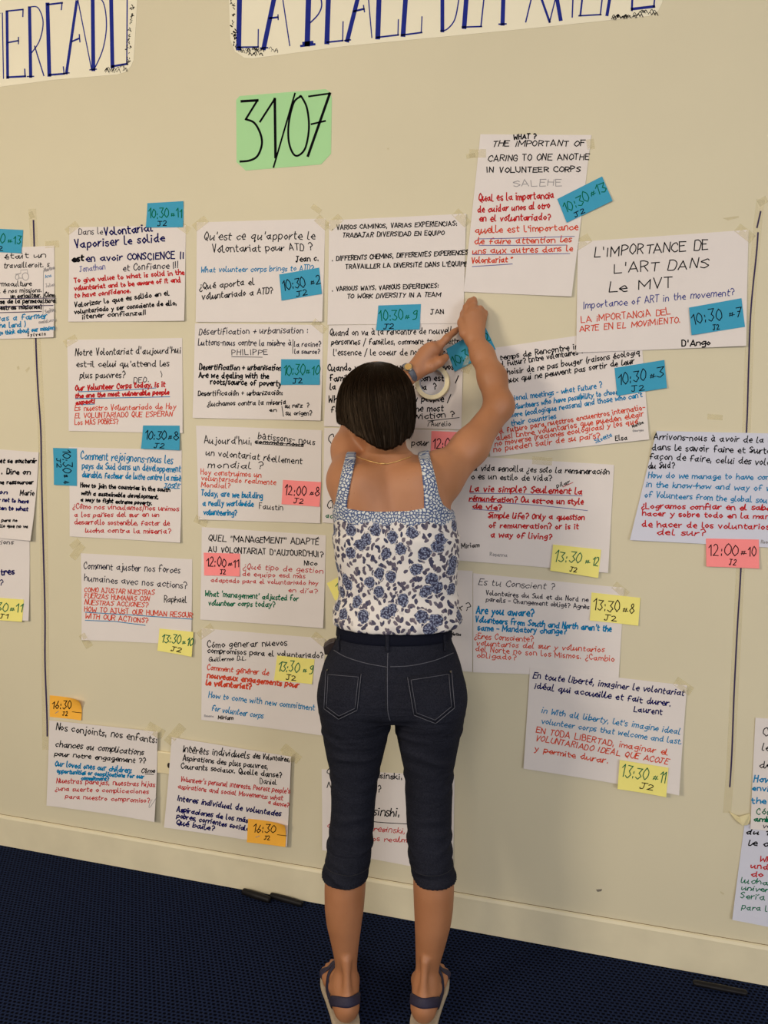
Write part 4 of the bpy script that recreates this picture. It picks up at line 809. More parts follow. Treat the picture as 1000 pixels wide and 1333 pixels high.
def denim_nodes(t, p):
    tc = N(t, 'ShaderNodeTexCoord'); n = N(t, 'ShaderNodeTexNoise', i_Scale=420.0, i_Detail=2.0); t.links.new(tc.outputs['Object'], n.inputs['Vector'])
    n1 = N(t, 'ShaderNodeTexNoise', i_Scale=7.0, i_Detail=5.0); t.links.new(tc.outputs['Object'], n1.inputs['Vector'])
    r = ramp(t, [(0.3, srgb(25, 26, 34)), (0.7, srgb(41, 42, 52))]); t.links.new(n.outputs['Fac'], r.inputs[0])
    r1 = ramp(t, [(0.3, (0.8, 0.8, 0.8)), (0.75, (1.15, 1.15, 1.15))]); t.links.new(n1.outputs['Fac'], r1.inputs[0])
    mx = N(t, 'ShaderNodeMixRGB', blend_type='MULTIPLY', i_Fac=1.0); t.links.new(r.outputs[0], mx.inputs[1]); t.links.new(r1.outputs[0], mx.inputs[2]); t.links.new(mx.outputs[0], p.inputs['Base Color'])
    w = N(t, 'ShaderNodeTexWave', i_Scale=180.0, bands_direction='DIAGONAL'); t.links.new(tc.outputs['Object'], w.inputs['Vector'])
    bp = N(t, 'ShaderNodeBump', i_Strength=0.15, i_Distance=0.001); t.links.new(w.outputs['Fac'], bp.inputs['Height'])
    mp = N(t, 'ShaderNodeMapping'); mp.inputs['Scale'].default_value = (7, 7, 34); t.links.new(tc.outputs['Object'], mp.inputs['Vector'])
    cr = N(t, 'ShaderNodeTexNoise', i_Scale=1.0, i_Detail=2.0, i_Distortion=0.6); t.links.new(mp.outputs[0], cr.inputs['Vector'])
    b2 = N(t, 'ShaderNodeBump', i_Strength=0.55, i_Distance=0.012); t.links.new(cr.outputs['Fac'], b2.inputs['Height']); t.links.new(bp.outputs[0], b2.inputs['Normal']); t.links.new(b2.outputs[0], p.inputs['Normal'])
    p.inputs['Specular IOR Level'].default_value = 0.06
M['denim'] = mat('dark_denim', (0.02, 0.02, 0.03), 0.85, denim_nodes)
M['stitch'] = mat('denim_stitching', srgb(82, 82, 92), 0.8, noisy(600, 0.3))
M['stitch_dark'] = mat('denim_seam', srgb(22, 22, 30), 0.8, noisy(600, 0.3))
M['belt'] = mat('navy_belt', srgb(15, 17, 30), 0.8, noisy(300, 0.2, 0.3, 500), **{'Specular IOR Level': 0.1})
M['strap'] = mat('navy_strap', srgb(36, 30, 54), 0.7, noisy(300, 0.15, 0.3, 500))
M['sole'] = mat('beige_sole', srgb(176, 160, 138), 0.7, noisy(120, 0.08))
M['gold'] = mat('gold', srgb(222, 180, 112), 0.35, noisy(200, 0.05), Metallic=0.5)
M['steel'] = mat('steel', srgb(190, 186, 172), 0.25, noisy(200, 0.05), Metallic=1.0)
M['watch_band'] = mat('grey_watch_band', srgb(88, 92, 104), 0.5, noisy(200, 0.12, 0.2, 300))
M['pouch'] = mat('dark_leather', srgb(34, 18, 16), 0.5, noisy(120, 0.15, 0.2, 200))
M['rivet'] = mat('rivet_metal', srgb(120, 116, 110), 0.35, noisy(200, 0.05), Metallic=1.0)
def hair_nodes(t, p):
    tc = N(t, 'ShaderNodeTexCoord'); n = N(t, 'ShaderNodeTexNoise', i_Scale=26.0, i_Detail=3.0); t.links.new(tc.outputs['UV'], n.inputs['Vector'])
    mp = N(t, 'ShaderNodeMapping'); mp.inputs['Scale'].default_value = (9, 0.5, 1); t.links.new(tc.outputs['UV'], mp.inputs['Vector']); t.links.new(mp.outputs[0], n.inputs['Vector'])
    r = ramp(t, [(0.3, srgb(13, 8, 5)), (0.6, srgb(30, 19, 11)), (0.8, srgb(62, 41, 24))]); t.links.new(n.outputs['Fac'], r.inputs[0]); t.links.new(r.outputs[0], p.inputs['Base Color'])
M['hair'] = mat('dark_brown_hair', (0.01, 0.006, 0.004), 0.38, hair_nodes); M['hair'].node_tree.nodes['Principled BSDF'].inputs['Specular IOR Level'].default_value = 0.20; M['hair'].node_tree.nodes['Principled BSDF'].inputs['Specular Tint'].default_value = (1.0, 0.72, 0.48, 1)

def top_nodes(t, p):
    """white cloth printed with blue-grey roses and leaves"""
    uv = N(t, 'ShaderNodeUVMap'); uv.uv_map = 'cloth'
    nz = N(t, 'ShaderNodeTexNoise', i_Scale=55.0, i_Detail=2.0); t.links.new(uv.outputs[0], nz.inputs['Vector'])
    sub = N(t, 'ShaderNodeVectorMath', operation='SUBTRACT'); t.links.new(nz.outputs['Color'], sub.inputs[0]); sub.inputs[1].default_value = (.5, .5, .5)
    sc = N(t, 'ShaderNodeVectorMath', operation='SCALE'); t.links.new(sub.outputs[0], sc.inputs[0]); sc.inputs['Scale'].default_value = 0.011
    wv = N(t, 'ShaderNodeVectorMath', operation='ADD'); t.links.new(uv.outputs[0], wv.inputs[0]); t.links.new(sc.outputs[0], wv.inputs[1])
    def vor(scale, rnd, feat='F1', vec=wv):
        v = N(t, 'ShaderNodeTexVoronoi', voronoi_dimensions='2D', feature=feat, i_Scale=scale, i_Randomness=rnd); t.links.new(vec.outputs[0], v.inputs['Vector']); return v
    def stretched(angle, sx, sy):
        mp = N(t, 'ShaderNodeMapping'); mp.vector_type = 'TEXTURE'; mp.inputs['Rotation'].default_value = (0, 0, angle); mp.inputs['Scale'].default_value = (1/sx, 1/sy, 1); t.links.new(wv.outputs[0], mp.inputs['Vector']); return mp
    rose = vor(21.0, 0.9); pet = vor(210.0, 1.0)
    def mul(a, b):
        m = N(t, 'ShaderNodeMath', operation='MULTIPLY'); t.links.new(a, m.inputs[0]); t.links.new(b, m.inputs[1]); return m.outputs[0]
    rn = N(t, 'ShaderNodeTexNoise', i_Scale=130.0, i_Detail=1.0); t.links.new(uv.outputs[0], rn.inputs['Vector'])
    rd = N(t, 'ShaderNodeMath', operation='MULTIPLY_ADD'); t.links.new(rn.outputs['Fac'], rd.inputs[0]); rd.inputs[1].default_value = 0.16; t.links.new(rose.outputs['Distance'], rd.inputs[2])
    rm = ramp(t, [(0.365, (1, 1, 1)), (0.395, (0, 0, 0))]); t.links.new(rd.outputs[0], rm.inputs[0])
    halo = ramp(t, [(0.40, (0, 0, 0)), (0.44, (1, 1, 1))]); t.links.new(rd.outputs[0], halo.inputs[0])
    base = None; cur = (*srgb(218, 211, 206), 1)
    for ang, off in ((0.75, 0), (-0.85, 3.7), (1.5, 7.1)):
        mp = stretched(ang, 1.0, 1.65); mp.inputs['Location'].default_value = (off, off*.7, 0)
        leaf = vor(50.0, 1.0, 'F1', mp)
        lm = ramp(t, [(0.30, (1, 1, 1)), (0.36, (0, 0, 0))]); t.links.new(leaf.outputs['Distance'], lm.inputs[0])
        pick = N(t, 'ShaderNodeSeparateColor'); t.links.new(leaf.outputs['Color'], pick.inputs[0])
        pk = ramp(t, [(0.52, (0, 0, 0)), (0.54, (1, 1, 1))]); t.links.new(pick.outputs[0], pk.inputs[0])
        lc = ramp(t, [(0.0, srgb(58, 56, 80)), (0.4, srgb(104, 94, 106)), (0.7, srgb(70, 66, 88)), (1.0, srgb(44, 48, 80))]); t.links.new(pick.outputs[1], lc.inputs[0])
        mx = N(t, 'ShaderNodeMixRGB')
        if base is None: mx.inputs[1].default_value = cur
        else: t.links.new(base, mx.inputs[1])
        t.links.new(lc.outputs[0], mx.inputs[2]); t.links.new(mul(mul(lm.outputs[0], halo.outputs[0]), pk.outputs[0]), mx.inputs[0]); base = mx.outputs[0]
    ring = N(t, 'ShaderNodeMath', operation='MULTIPLY'); t.links.new(rd.outputs[0], ring.inputs[0]); ring.inputs[1].default_value = 52.0
    sn = N(t, 'ShaderNodeMath', operation='SINE'); t.links.new(ring.outputs[0], sn.inputs[0])
    add = N(t, 'ShaderNodeMath', operation='MULTIPLY_ADD'); t.links.new(sn.outputs[0], add.inputs[0]); add.inputs[1].default_value = 0.10; t.links.new(pet.outputs['Distance'], add.inputs[2])
    pc = ramp(t, [(0.12, srgb(140, 148, 170)), (0.32, srgb(96, 102, 132)), (0.54, srgb(42, 42, 68))]); t.links.new(add.outputs[0], pc.inputs[0])
    m2 = N(t, 'ShaderNodeMixRGB'); t.links.new(base, m2.inputs[1]); t.links.new(pc.outputs[0], m2.inputs[2]); t.links.new(rm.outputs[0], m2.inputs[0])
    t.links.new(m2.outputs[0], p.inputs['Base Color'])
def yoke_nodes(t, p):
    """small white leaves on blue"""
    uv = N(t, 'ShaderNodeUVMap'); uv.uv_map = 'cloth'
    nz = N(t, 'ShaderNodeTexNoise', i_Scale=260.0, i_Detail=1.0); t.links.new(uv.outputs[0], nz.inputs['Vector'])
    sc = N(t, 'ShaderNodeVectorMath', operation='SCALE'); t.links.new(nz.outputs['Color'], sc.inputs[0]); sc.inputs['Scale'].default_value = 0.005
    wv = N(t, 'ShaderNodeVectorMath', operation='ADD'); t.links.new(uv.outputs[0], wv.inputs[0]); t.links.new(sc.outputs[0], wv.inputs[1])
    v = N(t, 'ShaderNodeTexVoronoi', voronoi_dimensions='2D', feature='DISTANCE_TO_EDGE', i_Scale=135.0, i_Randomness=1.0); t.links.new(wv.outputs[0], v.inputs['Vector'])
    r = ramp(t, [(0.15, srgb(72, 88, 128)), (0.21, srgb(208, 209, 206))]); t.links.new(v.outputs['Distance'], r.inputs[0]); t.links.new(r.outputs[0], p.inputs['Base Color'])
M['top'] = mat('floral_cotton', (0.7, 0.7, 0.7), 0.8, top_nodes)
M['yoke'] = mat('leaf_print_cotton', (0.5, 0.55, 0.7), 0.8, yoke_nodes)

# ---- the person
person = bpy.data.objects.new('person', None); C.objects.link(person); person.location = BASE.tolist(); person.rotation_euler = (0, 0, YAW)
person.empty_display_size = 0.2
tag(person, 'person with dark bob, floral top and cropped jeans, back turned, reaching up to the wall', 'person')
def child(name, V, F, m, smooth=True, mi=None, parent=None):
    return link_mesh(name, V, F, m, parent=parent or person, smooth=smooth, mi=mi, local=True)
def rows(R, kx=1.0):
    """rows (py, left px, right px, distance, half depth m) -> z, cx, cy, rx, ry"""
    out = []
    for py, xl, xr, dep, ry in R:
        a = loc(xl, py, dep); b = loc(xr, py, dep); out.append((a[2]/2+b[2]/2, (a[0]+b[0])/2, dep-BD, (b[0]-a[0])/2*kx, ry))
    return out
TORSO = rows([(592, 485, 528, 1.915, .046), (598, 474, 538, 1.915, .054), (604, 460, 550, 1.914, .062), (612, 447, 560, 1.912, .070), (624, 439, 572, 1.91, .078), (640, 437, 580, 1.91, .088), (662, 437, 587, 1.905, .096), (690, 438.5, 592, 1.90, .10), (715, 441, 591, 1.90, .096), (745, 446.5, 588.5, 1.90, .092), (772, 449, 587, 1.90, .088), (800, 448, 586, 1.895, .088), (826, 446, 582, 1.892, .088), (850, 440, 586, 1.888, .092)])
HIPS = rows([(806, 441, 586, 1.893, .095), (822, 440, 586.5, 1.892, .098), (834, 437.5, 588.5, 1.89, .101), (846, 431, 594, 1.888, .105), (860, 423, 599, 1.885, .110), (880, 417, 604, 1.88, .117), (900, 414.8, 606, 1.88, .120), (915, 415.5, 606, 1.882, .114), (924, 416, 605, 1.885, .10)])
LEGL = rows([(886, 418, 510, 1.88, .108), (905, 415.5, 511, 1.88, .112), (925, 416, 511, 1.88, .108), (942, 418, 509, 1.882, .10), (960, 421, 504.5, 1.885, .094), (980, 425, 499.5, 1.885, .088), (1004, 430, 494, 1.885, .082), (1040, 431.5, 489, 1.88, .075), (1060, 431, 487.5, 1.877, .072), (1085, 428, 486, 1.87, .069), (1110, 425, 484, 1.86, .067), (1126, 423, 481, 1.857, .065), (1133, 420.5, 480, 1.856, .066), (1139, 419, 478, 1.856, .066)])
LEGR = rows([(886, 511, 603, 1.88, .108), (905, 510, 605.5, 1.88, .112), (925, 511, 605, 1.88, .108), (942, 513, 603, 1.882, .10), (960, 517, 598, 1.885, .094), (980, 521.5, 594, 1.885, .088), (1004, 526, 590, 1.885, .082), (1040, 528, 588.5, 1.88, .075), (1060, 529, 588, 1.877, .072), (1085, 530, 588, 1.87, .069), (1110, 531, 589, 1.86, .067), (1126, 534, 590, 1.857, .065), (1133, 536, 592.5, 1.856, .066), (1139, 538, 594.5, 1.856, .066)])
CALFL = rows([(1100, 429, 481, 1.862, .056), (1130, 424.5, 477, 1.856, .058), (1155, 422.5, 476, 1.85, .058), (1180, 423, 474, 1.847, .055), (1200, 425, 471, 1.845, .051), (1230, 432, 467, 1.845, .041), (1250, 436, 465, 1.845, .036), (1270, 437.3, 464.3, 1.845, .034), (1290, 436.5, 467, 1.846, .038), (1302, 435.5, 467, 1.845, .042)])
CALFR = rows([(1100, 535, 585, 1.862, .056), (1130, 538, 590, 1.856, .058), (1155, 538, 591.3, 1.85, .058), (1180, 539, 590, 1.847, .055), (1200, 540, 587.3, 1.845, .051), (1230, 541, 579.5, 1.845, .041), (1250, 541.3, 573.5, 1.845, .036), (1270, 542, 569, 1.845, .034), (1290, 538.5, 568, 1.846, .038), (1302, 536, 567, 1.845, .042)])

LO, HI, HS = (-.22, -.22, -.02), (.40, .40, 1.80), 0.0036
def torso_field():
    f = Field(LO, HI, HS)
    def spine(x, y, z, rx, ry):                            # groove of the spine, shoulder blades
        back = (y < 0); zz = np.clip((z-1.02)/.3, 0, 1)*np.clip((1.40-z)/.06, 0, 1)
        return back*zz*(-.0045*np.exp(-(x/.016)**2)+.004*np.exp(-((np.abs(x)-.065)/.03)**2))
    f.loft(TORSO, 0, e=2.35, extra=spine)
    # shoulders and shoulder blades
    f.cap(loc(490, 611, 1.912), loc(455, 622, 1.915), .034, .040, .03); f.cap(loc(518, 610, 1.912), loc(564, 618, 1.915), .034, .041, .03)
    f.ell(loc(470, 640, 1.845), (.045, .03, .06), .035); f.ell(loc(548, 636, 1.845), (.048, .032, .06), .035)
    f.ell(loc(478, 690, 2.0), (.055, .05, .055), .03); f.ell(loc(548, 690, 2.0), (.055, .05, .055), .03)      # bust, facing the wall
    # neck
    f.cap(loc(505, 606, 1.915), loc(502, 566, 1.945), .050, .047, .02)
    # arms
    f.chain([loc(574, 624, 1.915), loc(612, 582, 1.955), loc(650, 530, 2.015)], [.050, .041, .0335], .03)
    f.ell(loc(572, 618, 1.905), (.052, .05, .055), .03)
    f.chain([loc(453, 624, 1.92), loc(455, 585, 2.0), loc(466, 542, 2.085)], [.043, .040, .034], .03)
    f.ell(loc(452, 627, 1.915), (.036, .045, .050), .03)
    return f
T = torso_field()
Bf = T.copy()
# --- right forearm and hand
Bf.ell(loc(655, 525, 2.0), (.018, .02, .022), .03)
Bf.chain([loc(649, 528, 2.015), loc(641, 492, 2.055), loc(628, 462, 2.095), loc(617, 440, 2.122)], [.034, .0345, .0285, .0225], .02)
rw = loc(617, 440, 2.122)
mc = [loc(608, 413, 2.140), loc(615, 408, 2.134), loc(622.5, 408, 2.136), (loc(628.5, 413, 2.142))]
for q, r in zip(mc, (.0125, .0125, .012, .011)): Bf.cap(rw+np.array([(q[0]-rw[0])*.35, 0, 0]), q, .0165, r, .014)
fi = [[mc[0], loc(607.5, 400, 2.150), loc(612, 392.5, 2.159), loc(617, 389, 2.166)], [mc[1], loc(616.5, 399, 2.146), loc(617.5, 394, 2.158), loc(618, 391, 2.166)],
      [mc[2], loc(625, 403, 2.150), loc(624.5, 410, 2.163), loc(620, 416, 2.160)], [mc[3], loc(630.5, 408, 2.153), loc(629, 415, 2.162), loc(624, 419, 2.158)]]
for p_, r in zip(fi, ((.0118, .0095, .0082, .0068), (.0115, .0092, .008, .0066), (.0112, .0102, .0088, .0078), (.0105, .0094, .0082, .0072))): Bf.chain(p_, r, .0045)
Bf.chain([loc(605, 434, 2.130), loc(601.5, 420, 2.148), loc(604.5, 408, 2.160), loc(612, 398, 2.166)], [.0145, .0115, .0098, .0078], .007)
# --- left forearm and hand
Bf.chain([loc(466, 542, 2.085), loc(500, 515, 2.125), loc(538, 486, 2.150)], [.034, .031, .0215], .02)
lw = loc(538, 486, 2.150)
ml = [loc(567, 456, 2.158), loc(563, 451.5, 2.153), loc(557, 453, 2.156), loc(551, 458, 2.162)]
for q, r in zip(ml, (.0135, .0125, .012, .011)): Bf.cap(lw+(q-lw)*.12, q, .0175, r, .014)
Bf.chain([ml[0], loc(582, 440, 2.163), loc(591, 432.5, 2.172), loc(597, 428, 2.178)], [.0122, .0098, .0083, .0066], .006)
for p_, r in (([ml[1], loc(572, 448, 2.172), loc(573, 458, 2.182), loc(566, 463, 2.177)], (.0115, .010, .0088, .0076)), ([ml[2], loc(563, 449, 2.176), loc(565, 459, 2.184), loc(560, 465, 2.178)], (.0112, .0098, .0086, .0075)), ([ml[3], loc(554, 453, 2.180), loc(557, 461, 2.185), loc(553, 466, 2.178)], (.0102, .009, .008, .007))): Bf.chain(p_, r, .0045)
Bf.chain([loc(548, 483, 2.150), loc(561, 477, 2.146), loc(572, 471.5, 2.148), loc(580, 465.5, 2.156)], [.0165, .0148, .0125, .0105], .008)
# --- head with its face towards the wall
hc = loc(490, 524, 1.945)
Bf.ell(hc, (.072, .092, .098), .02)
def H(x, y, z): return hc+np.array([x, y, z])
Bf.ell(H(0, .040, -.048), (.054, .058, .066), .03); Bf.ell(H(0, .070, -.095), (.024, .022, .02), .03)     # jaw, chin
Bf.chain([H(0, .090, .004), H(0, .106, -.030)], [.007, .012], .012); Bf.cap(H(-.010, .094, -.034), H(.010, .094, -.034), .007, .007, .008)  # nose
Bf.cap(H(-.034, .084, .016), H(.034, .084, .016), .009, .009, .014)                                        # brow
for sx in (-1, 1):
    Bf.ell(H(sx*.030, .082, -.004), (.0125, .011, .009), .004); Bf.ell(H(sx*.036, .072, -.034), (.018, .016, .016), .02)   # eye, cheek
    Bf.ell(H(sx*.074, -.004, -.018), (.008, .018, .030), .006); Bf.ell(H(sx*.080, -.002, -.018), (.004, .009, .016), .004, cut=True)
Bf.cap(H(-.017, .091, -.061), H(.017, .091, -.061), .006, .006, .006); Bf.cap(H(-.013, .090, -.070), H(.013, .090, -.070), .0065, .0065, .004)
# --- hips, legs, feet
Bf.loft(HIPS, .02, shrink=.012); Bf.loft(LEGL, .02, shrink=.012); Bf.loft(LEGR, .02, shrink=.012)
Bf.loft(CALFL, .015, e=2.05); Bf.loft(CALFR, .015, e=2.05)
SOLE = .013
def foot(hx, hy, side):
    h = loc(hx, hy, 1.800); h[2] = SOLE; tx = side*.20; dirv = np.array([tx, 1, 0])/math.hypot(tx, 1); sv = np.array([dirv[1], -dirv[0], 0])
    P = lambda f, s, z: h+dirv*f+sv*s+np.array([0, 0, z])
    Bf.ell(P(.000, 0, .030), (.030, .032, .030), .012)                                        # heel
    Bf.cap(P(.0, 0, .050), P(.03, 0, .075), .027, .030, .02)
    Bf.chain([P(.040, 0, .055), P(.09, .0, .042), P(.145, 0, .026)], [.028, .029, .022], .02)
    Bf.cap(P(.03, 0, .02), P(.15, -side*.022, .017), .022, .018, .015); Bf.cap(P(.03, side*.008, .018), P(.135, side*.028, .015), .020, .015, .015)
    Bf.ell(P(.056, -side*.027, .066), (.012, .014, .014), .014); Bf.ell(P(.046, side*.026, .056), (.012, .014, .014), .014)   # ankle bones
    Bf.cap(P(.004, 0, .150), P(-.020, 0, .045), .0075, .010, .018)                            # tendon
    for i, (s, L, r) in enumerate([(-.026, .215, .0125), (-.008, .210, .0092), (.008, .200, .0088), (.021, .188, .0085), (.033, .174, .0082)]):
        Bf.chain([P(.14-.01*i*.6, side*s, .018), P(L-.02, side*s*1.05, .015), P(L, side*s*1.05, .0105)], [r*1.15, r, r*.85], .006)
    return h, dirv, sv
FL = foot(451, 1318, -1); FR = foot(551.5, 1318, 1)
V, F = Bf.mesh(); V = smooth_mesh(V, F, 2)
me = bpy.data.meshes.new('body'); me.materials.append(M['skin']); quick_mesh(me, V, F)
body = bpy.data.objects.new('body', me); C.objects.link(body); body.parent = person
body_bvh = BVHTree.FromPolygons([tuple(v_) for v_ in V], [tuple(map(int, f_)) for f_ in F])
Rm = np.stack([RGT, FWD, np.array([0, 0, 1.0])])
cam_l = Rm@(CAM-BASE)
def hit(bvh, px, py, out=0.0):
    d = Rm@rays(np.float64(px), np.float64(py)); d /= np.linalg.norm(d)
    p, n, i, dist = bvh.ray_cast(Vector(cam_l), Vector(d))
    if p is None: return None, None
    n = np.array(n); n = n if n@d < 0 else -n
    return np.array(p)+n*out, n

# ---- the sleeveless top
def sd_poly(X, Z, poly):
    d = np.full(X.shape, 1e9); ins = np.zeros(X.shape, bool); n = len(poly)
    for i in range(n):
        a, b = poly[i], poly[(i+1) % n]; e = b-a; wx, wz = X-a[0], Z-a[1]; t = np.clip((wx*e[0]+wz*e[1])/(e@e), 0, 1)
        d = np.minimum(d, np.hypot(wx-e[0]*t, wz-e[1]*t))
        c = ((a[1] > Z) != (b[1] > Z)) & (X < (b[0]-a[0])*(Z-a[1])/(b[1]-a[1]+1e-12)+a[0]); ins ^= c
    return np.where(ins, -d, d)
maskp = [(405, 850), (405, 676), (432, 667), (437, 650), (441, 630), (446, 606), (448, 596), (449, 590), (462, 590), (462.5, 600), (457, 628), (453, 650), (452, 661), (470, 663), (500, 664.5), (530, 663.5), (551.5, 660), (551, 640), (548.5, 612), (546, 597), (545, 570), (559, 570), (561.5, 598), (567, 622), (571, 642), (577, 657), (588, 666.5), (600, 670), (640, 672), (640, 850)]
poly = np.array([loc(x, y, 1.835)[[0, 2]] for x, y in maskp])
Tf = T.copy()
HEM = rows([(700, 438, 593, 1.90, .10), (740, 445, 590, 1.90, .096), (770, 446, 590, 1.90, .095), (782, 443, 592, 1.897, .099), (793, 438.5, 596, 1.895, .106), (801, 435.5, 597.5, 1.894, .110), (808, 438, 595, 1.893, .108), (812, 440, 592, 1.893, .105)])
def wr(x, y, z, rx, ry):
    u = np.arctan2(x, -y); return .0022*np.sin(z*120+2.2*np.sin(u*2.2)+u*1.5)*np.exp(-((z-1.03)/.045)**2)+.0016*np.sin(z*75-u*2.5+1)*np.exp(-((z-1.13)/.05)**2)+.0018*np.sin(u*22)*np.exp(-((z-.985)/.018)**2)
Tf.loft(HEM, .012, e=2.3, extra=wr)
hz = HEM[-1][0]
X, Z = np.meshgrid(Tf.ax[0], Tf.ax[2], indexing='ij'); mk = sd_poly(X, Z, poly).astype(np.float32)
mk = np.maximum(mk, hz+.001-Z)
ta = Tf.a-.0052; b = np.broadcast_to(mk[:, None, :], ta.shape); k = .004
h = np.clip(.5-.5*(ta-b)/k, 0, 1); Tf.a = (ta+(b-ta)*h+k*h*(1-h)).astype(np.float32)
V, F = Tf.mesh(); V = smooth_mesh(V, F, 2)
zy = loc(500, 681, 1.81)[2]
me = bpy.data.meshes.new('floral_top'); me.materials.append(M['top']); me.materials.append(M['yoke']); quick_mesh(me, V, F)
cz = V[F].mean(1); th = np.arctan2(cz[:, 0]-.0, -(cz[:, 1]+.03))
me.polygons.foreach_set('material_index', (cz[:, 2] > zy+.004*np.sin(th*11)).astype(np.int32))
uvl = me.uv_layers.new(name='cloth'); th = np.arctan2(V[:, 0], -(V[:, 1]+.03)); uvv = np.stack([th*.125, V[:, 2]], 1)
uvl.data.foreach_set('uv', uvv[F.ravel()].astype(np.float32).ravel())
top = bpy.data.objects.new('floral_top', me); C.objects.link(top); top.parent = person; top['label'] = 'white sleeveless top with blue-grey roses and a blue leaf-print yoke'
top_bvh = BVHTree.FromPolygons([tuple(v_) for v_ in V], [tuple(map(int, f_)) for f_ in F])

# ---- the cropped jeans
Jf = Field((-.22, -.22, .30), (.22, .22, 1.02), .0034)
def folds(sgn):
    def fn(x, y, z, rx, ry):
        u = np.arctan2(x, -y); w = .0
        for zc, sp, amp, fr, ph in ((.375, .030, .0020, 190, 0), (.44, .030, .0019, 165, 1.3), (.505, .025, .0015, 150, 2.1), (.60, .03, .0013, 140, .7), (.675, .028, .0018, 135, 2.9), (.72, .02, .0015, 170, .4)):
            q = z*fr+ph+2.4*np.sin(u*1.3*sgn+ph)+1.1*np.sin(u*3.1+ph*2)+.8*u*sgn
            w = w+amp*(.55-np.abs(np.sin(q*.5)))*(.6+.6*np.sin(u*2.3+zc*40))*np.exp(-((z-zc)/sp)**2)*2.9
        hemz = LEGL[-1][0]; w = w+.0012*np.sin(u*38)*np.exp(-((z-hemz)/.012)**2)+.0016*(np.abs(z-hemz-.011) < .009)
        return w
    return fn
Jf.loft(HIPS, 0, e=2.3); Jf.loft(LEGL, .008, e=2.15, extra=folds(1)); Jf.loft(LEGR, .007, e=2.15, extra=folds(-1))
for px in (464, 558): Jf.ell(loc(px, 908, 1.822), (.076, .052, .062), .035)
def cleft(x, y, z):
    c0 = loc(510.5, 905, 1.745); return np.sqrt((x-c0[0])**2+((y-c0[1])*.9)**2)-.012+np.abs(z-c0[2])*.06
Jf.cut(cleft, loc(505, 945, 1.74), loc(516, 870, 1.76), .025)
V, F = Jf.mesh(); V = smooth_mesh(V, F, 2)
me = bpy.data.meshes.new('jeans'); me.materials.append(M['denim']); quick_mesh(me, V, F)
jeans = bpy.data.objects.new('jeans', me); C.objects.link(jeans); jeans.parent = person; jeans['label'] = 'dark denim jeans cropped below the knee'
jb = BVHTree.FromPolygons([tuple(v_) for v_ in V], [tuple(map(int, f_)) for f_ in F])
def seam(name, pts, r, m, sub=8, lift=.0004):
    P = catmull(pts, sub) if len(pts) > 2 else np.linspace(pts[0], pts[1], 14); Q = []; U = []
    for x, y in P:
        p, n = hit(jb, x, y, lift)
        if p is not None: Q.append(p); U.append(n)
    if len(Q) < 2: return None
    return child(name, *tube(Q, r, 6), m, parent=jeans)
seam('seam', [(435, 846.5), (450, 855), (475, 863), (504, 868.5)], .0009, M['stitch']); seam('seam', [(508, 868), (535, 866.5), (565, 860), (590, 850)], .0009, M['stitch'])
seam('seam', [(505, 850), (504.5, 870), (504.5, 900), (505, 925), (508, 938)], .0010, M['stitch']); seam('seam', [(502.5, 866), (502, 900), (503, 926)], .0007, M['stitch_dark'])
def pocket(px):
    c = np.array(px, float); nn = 10; V = []; F = []
    tl, tr, br, bm, bl = c
    for j in range(nn+1):
        v_ = j/nn
        for i in range(nn+1):
            u = i/nn; lo_ = bl*(1-2*u)+bm*2*u if u < .5 else bm*(2-2*u)+br*(2*u-1); q = (tl*(1-u)+tr*u)*(1-v_)+lo_*v_
            p, n = hit(jb, q[0], q[1], .0016); V.append(p)
            if i < nn and j < nn: a = j*(nn+1)+i; F.append((a, a+nn+1, a+nn+2, a+1))
    k = len(V); V += [v_+np.array([0, .0022, 0]) for v_ in V]
    rim = list(range(nn+1))+[j*(nn+1)+nn for j in range(1, nn+1)]+[nn*(nn+1)+i for i in range(nn-1, -1, -1)]+[j*(nn+1) for j in range(nn-1, 0, -1)]
    F += [(rim[i], rim[(i+1) % len(rim)], k+rim[(i+1) % len(rim)], k+rim[i]) for i in range(len(rim))]
    o = child('back_pocket', V, F, M['denim'], parent=jeans)
    for s in (1.0, .86):
        cc = c.mean(0); w = [(cc+(p-cc)*s).tolist() for p in (tl, bl, bm, br, tr)]
        segs = [(w[0], w[1]), (w[1], w[2]), (w[2], w[3]), (w[3], w[4])]
        if s < 1: segs.append((w[4], w[0]))
        VV, FF = [], []
        for a, b_ in segs:
            Q = [hit(jb, *(np.array(a)*(1-t)+np.array(b_)*t), .0028)[0] for t in np.linspace(0, 1, 9)]
            vv, ff = tube(Q, .0009 if s == 1 else .0007, 5); n0 = len(VV); VV += vv; FF += [tuple(x+n0 for x in f_) for f_ in ff]
        o2 = link_mesh('pocket_stitching', VV, FF, M['stitch'], parent=jeans, local=True, smooth=True)
pocket([(425.5, 874), (470.5, 877.5), (465, 924), (441.5, 935.5), (423, 922)])
pocket([(530.5, 881.5), (587, 873), (591, 921), (567, 941), (539, 930)])
for x, y in ((427.5, 873), (585.5, 875)):
    p, n = hit(jb, x, y, .003); o = link_mesh('rivet', *tube([p-n*.001, p+n*.001], .0024, 10), M['rivet'], parent=jeans, local=True)
